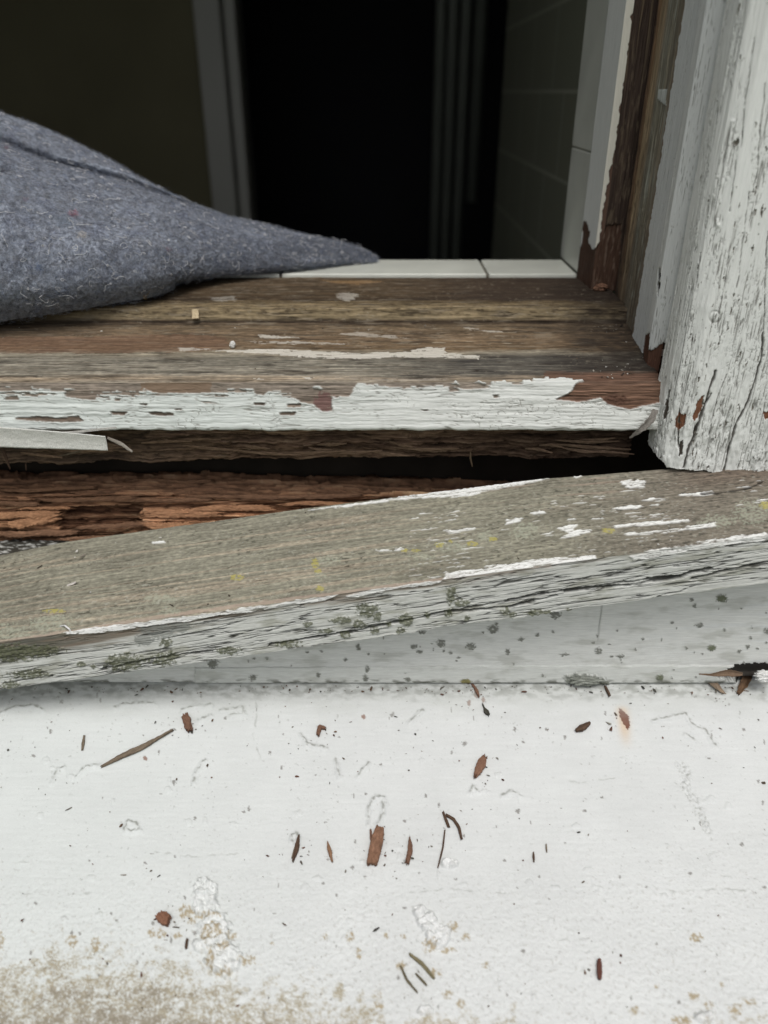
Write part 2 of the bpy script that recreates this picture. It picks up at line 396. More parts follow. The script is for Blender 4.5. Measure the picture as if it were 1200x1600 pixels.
    gr = sst(-0.30, 0.30, fbm(s / 1.7, t / 1.3, 161, 4, 0.85) + .35 * fbm(s / 6, t / 5, 163, 3) + 0.15 * np.clip(dd - 0.7, -2, 1.2))
    C = mixc(C, lin(150, 134, 92), 0.8 * al * gr)
    C = mixc(C, lin(122, 113, 97), 0.65 * sst(0.5, 1.8, dd) * gr * sst(650, 250, px)); C = mixc(C, lin(196, 196, 192), .35 * sst(.8, 2.2, dd) * (1 - gr))
    h += 0.22 * al * fbm(s / 1.3, t / 1.3, 171, 3, 0.7)
    ab = blobs(px, py, [(288, 1425, 12, 14), (300, 1432, 8, 14), (325, 1432, 22, 5), (335, 1455, 14, 14), (322, 1465, 10, 16), (362, 1462, 8, 8), (350, 1480, 12, 8), (330, 1500, 8, 20), (350, 1520, 14, 8), (385, 1500, 16, 8),
                        (112, 1470, 10, 10), (150, 1475, 8, 16), (238, 1458, 7, 7), (252, 1460, 8, 9), (278, 1463, 7, 6), (708, 1448, 10, 9), (727, 1464, 8, 7), (672, 1478, 12, 12), (700, 1485, 14, 6), (548, 1463, 8, 8), (508, 1463, 5, 5), (604, 1463, 5, 5),
                        (630, 1463, 6, 4), (627, 1510, 8, 10), (560, 1490, 6, 9), (1088, 1465, 11, 9), (1027, 1540, 5, 4), (1085, 1556, 9, 10), (1108, 1570, 8, 8), (1150, 1578, 12, 10), (992, 1578, 8, 7), (1065, 1595, 18, 9), (1170, 1565, 12, 5),
                        (758, 1508, 6, 6), (700, 1555, 10, 8), (720, 1568, 8, 8), (592, 1570, 8, 8), (680, 1520, 10, 8), (0, 1470, 8, 14), (1128, 1538, 4, 4), (425, 1475, 3, 4)], 181, 0.8, 6)
    C = mixc(C, lin(152, 130, 78), 0.8 * ab * sst(-0.35, 0.2, fbm(s / 1.8, t / 1.8, 191, 2)))
    C = mixc(C, lin(112, 112, 92), 0.6 * dirt)
    C = mixc(C, lin(96, 98, 88), 0.35 * dirt)
    # rust blister with a weeping stain, little brown specks
    rust = pip(px + 2 * fbm(px / 4, py / 4, 201, 2), py, [(966, 1106), (972, 1108), (982, 1118), (985, 1132), (981, 1141), (975, 1132), (969, 1120)])
    st = np.exp(-((px - 973 - (py - 1115) * 0.12) / 9) ** 2) * sst(1098, 1112, py) * sst(1178, 1125, py)
    C = mixc(C, lin(210, 165, 96), 0.6 * st); C = mixc(C, lin(112, 56, 24), 0.95 * rust); h -= 0.3 * rust
    bs = blobs(px, py, [(745, 1083, 5, 8), (733, 1098, 3, 5), (568, 1120, 4, 4), (227, 1185, 4, 4), (755, 1093, 3, 5)], 211, 0.5, 4)
    C = mixc(C, lin(132, 84, 55), 0.8 * bs)
    # dirt line in the joint; the ledge also turns greyer in a wider band
    jd = sst(0.349, 0.3585, Yg + 0.004 * fbm(s / 9, t / 6, 221, 3)) ; C = mixc(C, lin(84, 84, 72), 0.75 * jd * sst(-.3, .3, fbm(s / 7, t / 3, 224, 3)))
    jd2 = sst(0.335, 0.36, Yg + 0.01 * fbm(s / 25, t / 9, 222, 3)); C = mixc(C, lin(176, 180, 174), 0.5 * jd2)
    X = X.copy(); n = np.array([0, -math.sin(math.atan(TL)), math.cos(math.atan(TL))]); X += n * (h[..., None] * 0.001)
    V = X.reshape(-1, 3); F = grid_faces(Mx, Ny)[:, ::-1]
    # skirt to a solid slab
    def ring():
        a = np.arange(Mx) * Ny; bq = (Mx - 1) * Ny + np.arange(Ny); cq = a[::-1] + Ny - 1; dq = np.arange(Ny)[::-1]
        return np.concatenate([a, bq[1:], cq[1:], dq[1:-1]])
    r = ring(); low = V[r].copy(); low[:, 2] = -0.44; nb = len(V)
    V = np.concatenate([V, low]); k = np.arange(len(r)); k2 = (k + 1) % len(r)
    side = np.stack([r[k], nb + k, nb + k2, r[k2]], 1)
    Cc = np.concatenate([C.reshape(-1, 3), np.tile(lin(200, 200, 196), (len(r), 1))])
    o = build('ledge', V, [F, side], M_ledge, None, np.clip(Cc, 0.01, 0.86))
    return o
o = ledge(); tag(o, 'white painted sloping ledge below the window, littered with splinters', 'ledge')
# ledge continues either side of the view
lw = box('ledge_wall', (-0.85, 0.105, -0.751), (0.85, 0.40, -0.441), M_stucco)
tag(lw, 'plain white stucco wall block carrying the sloping ledge', 'wall')

# ------------------------------------------------------------------ apron board under the loose board
def front_top(): pass
def f_apron(c):
    px, py, s = c.px, c.py, c.X[..., 0] * 1000; t = c.X[..., 2] * 1000
    h = 0.12 * fbm(s / 40, t / 3, 301, 4) + 0.25 * fbm(s / 60, t / 14, 302, 2)
    C = np.zeros(px.shape + (3,)) + lin(208, 210, 206)
    C *= (1 + 0.05 * fbm(s / 50, t / 3, 303, 4))[..., None]
    C = mixc(C, lin(206, 210, 210), 0.7 * sst(0.1, 0.5, fbm(s / 60, t / 6, 304, 3)) * sst(950, 1150, px))
    # patch line and vertical hairline
    hl = np.exp(-((px - 940 + (py - 950) * 0.12) / 1.1) ** 2) * sst(1010, 985, py) * sst(935, 948, py)
    C = mixc(C, lin(80, 82, 76), 0.6 * hl); h -= 0.25 * hl
    st = pip(px, py + 2 * fbm(px / 30, py / 30, 305, 2), [(305, 1043), (2000, 1035), (2000, 1200), (305, 1200)])
    h += 0.7 * st
    C = mixc(C, lin(196, 200, 194), 0.5 * st)
    sp = blobs(px, py, [(770, 983, 9, 7), (868, 960, 9, 7), (689, 1005, 7, 7), (735, 1010, 8, 6), (660, 988, 6, 3), (646, 1010, 5, 4), (656, 1018, 6, 3), (704, 1019, 3, 3), (793, 1018, 4, 6), (840, 992, 4, 3), (815, 999, 4, 3), (935, 1017, 6, 6),
                        (970, 1025, 6, 3), (884, 1022, 8, 2), (1127, 935, 9, 7), (1080, 937, 4, 3), (1085, 947, 3, 4), (1093, 976, 6, 4), (1112, 1012, 7, 5), (1168, 1010, 3, 4), (1155, 1017, 3, 3), (1198, 985, 5, 5), (1030, 1057, 6, 5),
                        (333, 1037, 9, 7), (447, 1008, 12, 6), (560, 1011, 4, 5), (396, 1058, 6, 5), (497, 1053, 4, 4), (574, 1045, 3, 6), (571, 1058, 4, 6), (637, 1060, 5, 4), (540, 1030, 3, 3)]
               + [(rs.randint(380, 1200), rs.randint(950, 1060), rs.uniform(1, 3), rs.uniform(1, 3)) for _ in range(70)], 306, 1.0, 3)
    C = mixc(C, lin(80, 82, 66), 0.8 * sp * sst(-.8, -.1, fbm(s / 1.6, t / 1.6, 314, 2)))
    C = mixc(C, lin(150, 152, 140), .4 * sst(.0, .4, fbm(s / 30, t / 10, 315, 4, .6))); h += 0.5 * sp
    C = mixc(C, lin(96, 104, 70), 0.7 * blobs(px, py, [(1057 + 70, 935, 9, 6), (1112, 1012, 8, 5), (1030, 1057, 7, 5), (1025 + 445, 1000, 5, 5), (728, 1064, 9, 5)], 307, 0.6, 4))
    gl = blobs(px, py, [(915, 1062, 32, 11), (895, 1058, 16, 8), (935, 1066, 20, 7)], 308, 0.7, 7); C = mixc(C, lin(118, 122, 112), 0.9 * gl); h += gl * (1.0 + 1.3 * fbm(s / 1.4, t / 1.4, 309, 3))
    ys = blobs(px, py, [(728, 1064, 9, 5)], 311, 0.4, 5); C = mixc(C, lin(140, 128, 40), 0.8 * ys)
    moss = sst(0.0, 0.35, fbm(s / 9, t / 3, 310, 3)) * sst(1056, 1066, py); C = mixc(C, lin(74, 76, 58), 0.8 * moss)
    # rotten hole at the right end
    hole = pip(px + 5 * fbm(px / 9, py / 5, 312, 3), py + 4 * fbm(px / 7, py / 5, 313, 3), [(1120, 1058), (1148, 1038), (1180, 1036), (1230, 1038), (1230, 1066), (1170, 1072), (1155, 1066)])
    C = mixc(C, lin(38, 30, 24), 0.95 * hole); h -= 5.5 * hole
    return h * 0.001, C
xs = np.concatenate([np.linspace(-.74, -.36, 200)[:-1], np.linspace(-0.36, 0.36, 1100)])
def ap_top(xs): return np.interp(xs, [-0.36, -0.24, 0.22, 0.36], [-0.318, -0.304, -0.232, -0.212])
zt = ap_top(xs); zt = np.maximum(zt, JZ + 0.004); zt = np.where(xs < -.36, zt + .0 * xs, zt)
zb = JZ + 0.0022
o = loft('apron_board', [xs_rail(0.36, zb, xs), xs_rail(0.360, zt, xs), xs_rail(0.398, zt, xs), xs_rail(0.398, zb, xs)], [150, 4, 4, 4], M_woodx, f_apron)
tag(o, 'grey white painted flat board with mildew specks between the loose board and the ledge', 'board')

# ------------------------------------------------------------------ rotten lower beam
def rotten(c, seed, cols, amp=1.0, sc1=1.0):
    s = c.X[..., 0] * 1000; t = c.t
    t = t + 1.5 * fbm(s / 60, t / 20, seed + 60, 2)
    a = fbm(s / (90 * sc1), t / 4.6, seed, 4)
    step = np.floor((a + 1) * 4.5 + 0.6 * fbm(s / 26, t / 3, seed + 5, 2)) / 4.5 - 1
    fib = fbm(s / 42, t / 1.9, seed + 10, 4, 0.6); fine = fbm(s / 13, t / 1.2, seed + 15, 3, 0.6)
    cr = sst(0.80, 0.97, 1 - abs(fbm(s / 40, t / 3.0, seed + 20, 3)) * 2.0)
    cross = sst(0.86, 0.97, 1 - abs(fbm(s / 3.2, t / 9, seed + 25, 2)) * 2.2) * sst(0.0, 0.4, fbm(s / 12, t / 5, seed + 26, 2))
    h = amp * (3.4 * step + 1.0 * a) + 0.9 * fib + 0.45 * fine - 1.6 * cr - 0.4 * cross
    k = np.clip(0.52 + 0.6 * (step * 0.8 + fib * 0.8) + 0.5 * fine, 0, 1)
    C = np.stack([np.interp(k, [0, 0.35, 0.65, 1], [lin(*q)[i] for q in cols]) for i in range(3)], -1)
    C = mixc(C, lin(*cols[0]) * 0.6, 0.65 * np.maximum(cr, 0.6 * cross))
    return h, C
def f_beam(c):
    h, C = rotten(c, 401, [(58, 40, 28), (140, 98, 66), (200, 142, 94), (236, 190, 136)], 1.5)
    px, py = c.px, c.py; s = c.X[..., 0] * 1000
    # big broken-out pocket and the bright fresh splinter blocks beside it
    wp = px + 8 * fbm(s / 9, c.t / 2, 402, 3); wq = py + 2.5 * fbm(s / 12, c.t / 3, 403, 3)
    pock = pip(wp, wq, [(118, 792), (135, 790), (225, 788), (222, 825), (150, 832), (100, 835), (88, 818), (90, 808)])
    h -= 5.5 * pock; C = mixc(C, lin(70, 40, 28), 0.6 * pock)
    blk = pip(wp, wq, [(222, 800), (330, 793), (470, 790), (470, 800), (330, 826), (225, 830)])
    h += 1.8 * blk; C = mixc(C, C * 1.0 + lin(95, 55, 25), 0.8 * blk)
    b2 = pip(wp, wq, [(5, 812), (60, 805), (88, 812), (85, 822), (40, 820), (5, 822)]); h += 2.2 * b2; C = mixc(C, C + lin(80, 50, 25), 0.8 * b2)
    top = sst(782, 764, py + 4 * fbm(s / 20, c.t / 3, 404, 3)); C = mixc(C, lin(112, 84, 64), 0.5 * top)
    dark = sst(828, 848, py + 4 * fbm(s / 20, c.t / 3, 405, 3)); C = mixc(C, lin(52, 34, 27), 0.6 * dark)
    h += 0.8 * sst(742, 752, py) * 0
    return h * 0.001, C
xs = np.concatenate([np.linspace(-.74, -.38, 240)[:-1], np.linspace(-0.38, 0.12, 1000)])
pts = lambda L: [P(*q) for q in L]
bt = thing('rotten_beam', 'crumbling red brown rotten timber in the gap above the loose board', 'beam', (-.15, .44, -.24))
r0 = rail_x(pts([(-150, 746, .452), (0, 747, .452), (200, 748, .452), (330, 750, .452), (600, 757, .452), (900, 764, .452)]), xs)
r1 = rail_x(pts([(-150, 768, .436), (0, 770, .436), (330, 772, .436), (600, 776, .436), (900, 784, .436)]), xs)
r2 = rail_x(pts([(-150, 852, .430), (0, 850, .430), (300, 850, .430), (900, 850, .430)]), xs)
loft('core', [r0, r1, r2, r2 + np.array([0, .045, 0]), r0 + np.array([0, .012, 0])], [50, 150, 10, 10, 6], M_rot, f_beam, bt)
# strip of old painted masonry below the beam
def f_strip(c):
    s = c.X[..., 0] * 1000; t = c.X[..., 1] * 1000 + c.X[..., 2] * 1000
    h = 0.5 * fbm(s / 6, t / 3, 421, 4, .6) + 0.5 * fbm(s / 1.5, t / 1.5, 422, 3)
    C = np.zeros(s.shape + (3,)) + lin(60, 58, 50); C = mixc(C, lin(190, 192, 186), sst(0.05, 0.25, fbm(s / 7, t / 2.5, 423, 4, .6)))
    return h * .001, C
xs = np.linspace(-0.74, 0.30, 760)
o = loft('sill_bed', [xs_rail(.4005, -.2565, xs), xs_rail(.4725, -.2565, xs), xs_rail(.4725, -.30, xs), xs_rail(.4005, -.30, xs)], [80, 4, 4, 20], M_ledge, f_strip)
# keep it under the loose board at the right
tag(o, 'strip of old bed under the rotten beam, dark with flecks of white paint', 'bed')

# ------------------------------------------------------------------ the loose board (front sill nosing)
def f_board(c):
    px, py = c.px, c.py; s = c.X[..., 0] * 1000; t = c.t
    front = c.sid == 0; top = c.sid == 1
    yt = np.interp(px, [-200, 0, 100, 690, 1200, 1500], [1031, 1003, 989, 906, 835, 792])
    yb = np.interp(px, [-200, 0, 100, 460, 860, 1030, 1200, 1500], [900, 868, 845, 797, 747, 735, 720, 700])
    k = np.clip((py - yb) / (yt - yb), 0, 1)
    # --- top: silver grey wood with raised grain
    g1 = fbm(s / 130, t / 3.4, 501, 3); g2 = fbm(s / 34, t / 1.5, 511, 4, .65); g3 = fbm(s / 3.4, t / 1.7, 521, 3, .65)
    C = np.zeros(px.shape + (3,)) + lin(134, 131, 112)
    C = mixc(C, lin(112, 108, 92), 0.6 * sst(-.1, .5, fbm(s / 60, t / 16, 531, 3)))
    C = mixc(C, lin(112, 102, 90), 0.7 * sst(800, 1100, px))
    C = mixc(C, lin(104, 88, 74), 0.7 * sst(1000, 1120, px) * sst(.45, .1, k))
    line = sst(0.45, 0.95, 1 - 3.2 * abs(fbm(s / 420, t / 8, 541, 2))) * sst(800, 500, px)
    C = mixc(C, lin(166, 150, 126), 0.55 * line * sst(.05, .2, k))
    C *= np.exp(0.2 * g1 + 0.55 * g2 + 0.6 * g3)[..., None]
    h = 0.45 * g1 + 0.5 * g2 + 0.22 * g3 + 0.12 * line
    crk = sst(.93, .985, 1 - abs(fbm(s / 75, t / 2.2, 551, 3)) * 1.5) * sst(.05, .3, fbm(s / 60, t / 9, 552, 2)); C = mixc(C, lin(62, 56, 46), .75 * crk * top); h -= .5 * crk
    # pinkish fresh wood bands at the right and along the arris
    C = mixc(C, lin(165, 142, 122), 0.5 * sst(.05, .4, fbm(s / 60, t / 4, 561, 3)) * sst(700, 860, px) * sst(1010, 940, px) * sst(.45, .15, k))
    # salt and pepper of crustose lichen
    gry = sst(.18, .42, fbm(s / 2.8, t / 2.4, 571, 3, .65)) * sst(-.1, .35, fbm(s / 28, t / 13, 572, 3) + .25 * sst(.3, .8, k))
    C = mixc(C, lin(168, 168, 152), .55 * gry * top); h += .12 * gry * top
    dk = sst(.15, .4, fbm(s / 4.5, t / 1.9, 573, 3, .65)) * sst(-.2, .4, fbm(s / 30, t / 10, 574, 3) + .3 * sst(600, 1000, px)); C = mixc(C, lin(60, 58, 48), .7 * dk * top)
    lg = blobs(px, py, [(500, 765 + 60, 1, 1), (705, 855, 26, 9), (660, 870, 22, 6), (820, 830, 26, 12), (760, 838, 16, 8), (250, 935, 26, 9), (80, 975, 40, 14), (20, 990, 30, 16), (1175, 800, 30, 22), (1090, 870, 12, 7), (515, 875, 18, 6), (1120, 815, 30, 12), (500, 900, 10, 5), (265, 955, 18, 8)], 581, .8, 6)
    C = mixc(C, lin(160, 165, 142), .6 * lg * sst(-.3, .2, fbm(s / 1.8, t / 1.8, 582, 2))); h += .35 * lg * top
    yl = blobs(px, py, [(686, 852, 9, 4.5), (738, 850, 10, 5), (704, 846, 5, 3), (492, 880, 7, 9), (497, 893, 7, 4), (770, 843, 7, 4), (632, 860, 6, 3), (370, 903, 12, 5), (302, 968, 11, 4.5), (1195, 790, 10, 7), (950, 830, 12, 5), (85, 955, 18, 4), (500, 920, 8, 5), (650, 860, 8, 3)], 591, .6, 4)
    C = mixc(C, lin(168, 158, 52), .8 * yl * sst(-.5, .1, fbm(s / 1.8, t / 1.6, 592, 2))); h += .4 * yl
    # remaining white paint on the top
    wx = px + 5 * fbm(s / 7, t / 2, 601, 3); wy = py + 3.0 * fbm(s / 9, t / 1.6, 611, 3, .6)
    W = np.zeros(px.shape, bool)
    for q in [[(455, 801), (560, 787), (690, 768), (705, 760), (800, 748), (860, 745), (858, 749), (790, 762), (760, 768), (735, 776), (690, 777), (640, 780), (540, 793)],
              [(690, 905), (695, 898), (760, 886), (850, 873), (930, 868), (932, 876), (850, 889), (760, 903), (705, 911)],
              [(968, 753), (985, 749), (1010, 752), (1005, 763), (982, 763)],
              [(988, 866), (1040, 856), (1100, 846), (1195, 832), (1200, 838), (1110, 854), (1050, 864), (1000, 871)],
              [(1060, 774), (1115, 768), (1113, 774), (1062, 776)], [(954, 796), (985, 790), (1010, 792), (975, 798)], [(958, 822), (1000, 818), (1075, 812), (1078, 815), (1010, 822), (960, 825)],
              [(975, 835), (1030, 830), (1120, 817), (1118, 823), (1040, 833), (1015, 836), (980, 838)], [(828, 802), (845, 798), (853, 802), (840, 806)], [(790, 812), (820, 811), (800, 819), (790, 819)],
              [(870, 826), (895, 820), (905, 818), (895, 830), (925, 828), (922, 832), (885, 842), (872, 842), (890, 834)], [(586, 860), (630, 856), (632, 860), (590, 863)], [(236, 848), (258, 845), (258, 849), (240, 850)],
              [(695, 830), (745, 823), (740, 828), (700, 833)], [(1000, 782), (1023, 779), (1020, 784)], [(1015, 790), (1030, 788), (1028, 792)], [(895, 745), (915, 743), (900, 747)], [(1012, 805), (1040, 803), (1020, 808)],
              [(845, 835), (862, 831), (860, 836)], [(920, 812), (945, 808), (940, 812)]]:
        W |= pip(wx, wy, q)
    W |= (sst(.0, 1, fbm(s / 16, t / 1.1, 602, 3, .6)) > .30) & (fbm(s / 50, t / 14, 603, 2) > .02) & (px > 640) & (k > .22) & top
    W &= (g2 + .5 * g3 > -.20)
    # --- front face: grey paint, split along the grain
    kf = np.clip((py - yt) / 70.0, -.1, 1.3)
    Cf = np.zeros(px.shape + (3,)) + lin(196, 198, 192)
    Cf *= np.exp(.10 * fbm(s / 50, t / 3, 621, 3) + .22 * g2 + .12 * g3)[..., None]; Cf = mixc(Cf, lin(134, 134, 112), .55 * sst(.0, .4, fbm(s / 25, t / 7, 623, 4, .6)))
    hf = .22 * g2 + .1 * g3 + .18 * fbm(s / 70, t / 6, 622, 3)
    fc = sst(.90, .97, 1 - abs(fbm(s / 42, t / 2.6, 631, 3)) * 1.2) * sst(-.1, .25, fbm(s / 35, t / 6, 632, 2))
    fc2 = sst(.93, .99, 1 - abs(fbm(s / 90, t / 4.5, 633, 3)) * 1.5)
    for q in [[(420, 1008), (560, 985), (700, 955), (760, 944), (860, 926), (935, 915), (1010, 905)], [(1010, 905), (1060, 901), (1085, 893), (1110, 888)], [(160, 1045), (260, 1025), (330, 1018)], [(700, 957), (800, 947), (870, 930)], [(600, 1000), (700, 980), (800, 968)], [(880, 925), (1000, 912), (1060, 903)],
              [(1080, 905), (1140, 890), (1200, 878)]]:
        d = pdist(wx, wy, q, 15); w_ = 1.7 if q[0][0] != 1010 else 3.2; m_ = sst(w_ + .8, w_ - .8, d); fc2 = np.maximum(fc2 * .999, m_); hf -= 1.2 * m_
    cc = np.maximum(fc, fc2 * .95); Cf = mixc(Cf, lin(40, 38, 32), .92 * cc); hf -= .8 * cc
    # bare dirty wood just below the arris on the left half, moss patches
    bare = sst(.15, -.12, kf - .33 * sst(420, 0, px) - .12 * sst(1000, 500, px) + .25 * fbm(s / 40, t / 3, 641, 3))
    wood = np.zeros(px.shape + (3,)) + lin(112, 100, 82); wood *= (1 + .35 * g2 + .2 * g1)[..., None]
    wood = mixc(wood, lin(70, 72, 60), .8 * sst(200, 20, px)); wood = mixc(wood, lin(130, 106, 84), .5 * sst(.0, .4, fbm(s / 30, t / 2.5, 642, 3)))
    Cf = mixc(Cf, wood, bare * .9) if False else Cf * (1 - (bare * .9)[..., None]) + wood * (bare * .9)[..., None]
    hf -= .3 * bare
    mo = blobs(px, py, [(195, 1035, 32, 15), (255, 1030, 20, 11), (270, 1022, 12, 7), (45, 1053, 30, 8), (15, 1070, 16, 7), (127, 1037, 8, 5), (145, 1042, 5, 4), (450, 1006, 20, 7), (358, 1017, 22, 6), (575, 953, 18, 12), (562, 975, 12, 8), (635, 968, 14, 11), (625, 985, 8, 6),
                        (705, 930, 9, 15), (720, 942, 14, 6), (790, 955, 10, 6), (800, 960, 8, 5), (845, 958, 26, 6), (585, 985, 8, 5), (535, 968, 18, 6), (510, 985, 14, 5), (540, 993, 9, 4), (480, 975, 9, 5), (605, 975, 6, 4), (730, 965, 5, 6), (668, 960, 7, 5), (890, 955, 8, 4),
                        (15, 1020, 55, 14), (60, 1016, 40, 9), (590, 962, 8, 9), (700, 957, 7, 7), (260, 1003, 12, 7)], 651, .9, 7)
    mg = sst(-.6, .0, fbm(s / 1.9, t / 1.9, 652, 3, .6))
    Cf = mixc(Cf, lin(94, 98, 70), .85 * mo * mg); hf += mo * (.5 + .9 * fbm(s / 2, t / 2, 653, 3))
    gl = blobs(px, py, [(250, 985, 36, 13), (280, 980, 20, 10), (225, 1000, 20, 9)], 654, .7, 6)
    Cf = mixc(Cf, lin(128, 132, 126), .75 * gl * mg); Cf = mixc(Cf, lin(70, 74, 68), .5 * gl * (1 - mg))
    C = np.where(front[..., None], Cf, C); h = np.where(front, hf, h)
    # white arris of thick old paint
    ar = np.zeros(px.shape, bool); W &= ~front
    ar |= pip(wx, wy, [(95, 990), (130, 983), (200, 975), (300, 962), (345, 956), (346, 960), (300, 970), (230, 978), (160, 988), (120, 990)])
    ar |= pip(wx, wy, [(340, 957), (430, 943), (560, 925), (690, 906), (690, 910), (560, 932), (430, 950), (345, 962)]) & (fbm(s / 18, t / 3, 661, 2) > -.05)
    ar |= pip(wx, wy, [(985, 868), (1200, 836), (1205, 842), (1060, 864), (990, 875)])
    rs_ = sst(3.5, 1.5, pdist(wx, wy, [(0, 1003), (60, 994), (110, 986), (300, 957), (480, 932), (690, 905), (860, 884)], 10)) * (k < 1.02)
    C = mixc(C, lin(176, 152, 134), .55 * rs_)
    W |= ar & (g2 > -.45)
    Wf = W.astype(float); Wf = (Wf + np.roll(Wf, 1, 1) + np.roll(Wf, -1, 1) + np.roll(Wf, 1, 0) + np.roll(Wf, -1, 0)) / 5
    C = mixc(C, lin(222, 223, 219) * (1 + .06 * g2[..., None]), Wf) ; h = h * (1 - .5 * Wf) + (.45 + lift(Wf, .5, 4)) * Wf
    pc = sst(.9, .97, 1 - abs(fbm(s / 14, t / 1.3, 671, 3)) * 1.5) * Wf; C = mixc(C, lin(120, 112, 102), .6 * pc); h -= .25 * pc
    # long split at the right
    d = pdist(wx, wy, [(1095, 772), (1130, 770), (1170, 763), (1190, 752)], 10); m_ = sst(2.2, .8, d); C = mixc(C, lin(40, 36, 30), .85 * m_); h -= .8 * m_
    h += .6 * fbm(s / 90, t / 25, 681, 2)
    return h * .001, C
A0, A1 = P(0, 1078, .335), P(1200, 912, .338)
def lineq(pa, pb, xs):
    k = (xs - pa[0]) / (pb[0] - pa[0]); return pa[None] + (pb - pa)[None] * k[:, None]
xs = np.linspace(-0.34, 0.335, 1350)
fb = lineq(A0, A1, xs); 
ftp = rail_x([P(0, 1003, .335) + (P(0, 1003, .335) - P(600, 918, .3365)) * .5] + pts([(0, 1003, .335), (100, 990, .3353), (300, 962, .336), (600, 918, .3365), (900, 877, .337), (1200, 836, .338)]) + [P(1200, 836, .338) + (P(1200, 836, .338) - P(600, 918, .3365)) * .6], xs)
bkp = rail_x([P(0, 868, .41) + (P(0, 868, .41) - P(460, 797, .407)) * .6] + pts([(0, 868, .41), (100, 847, .4095), (460, 797, .407), (860, 747, .399), (1030, 734, .396)]) + [P(1030, 734, .396) + (P(1030, 734, .396) - P(460, 797, .407)) * .5], xs)
bkb = bkp - np.array([0, 0, .03])
o = loft('loose_board', [fb, ftp, bkp, bkb], [110, 300, 8, 30], M_woodx, f_board, round_it=5)
tag(o, 'weathered grey sill board tilted loose to the left, lichen on top and peeling paint', 'board')

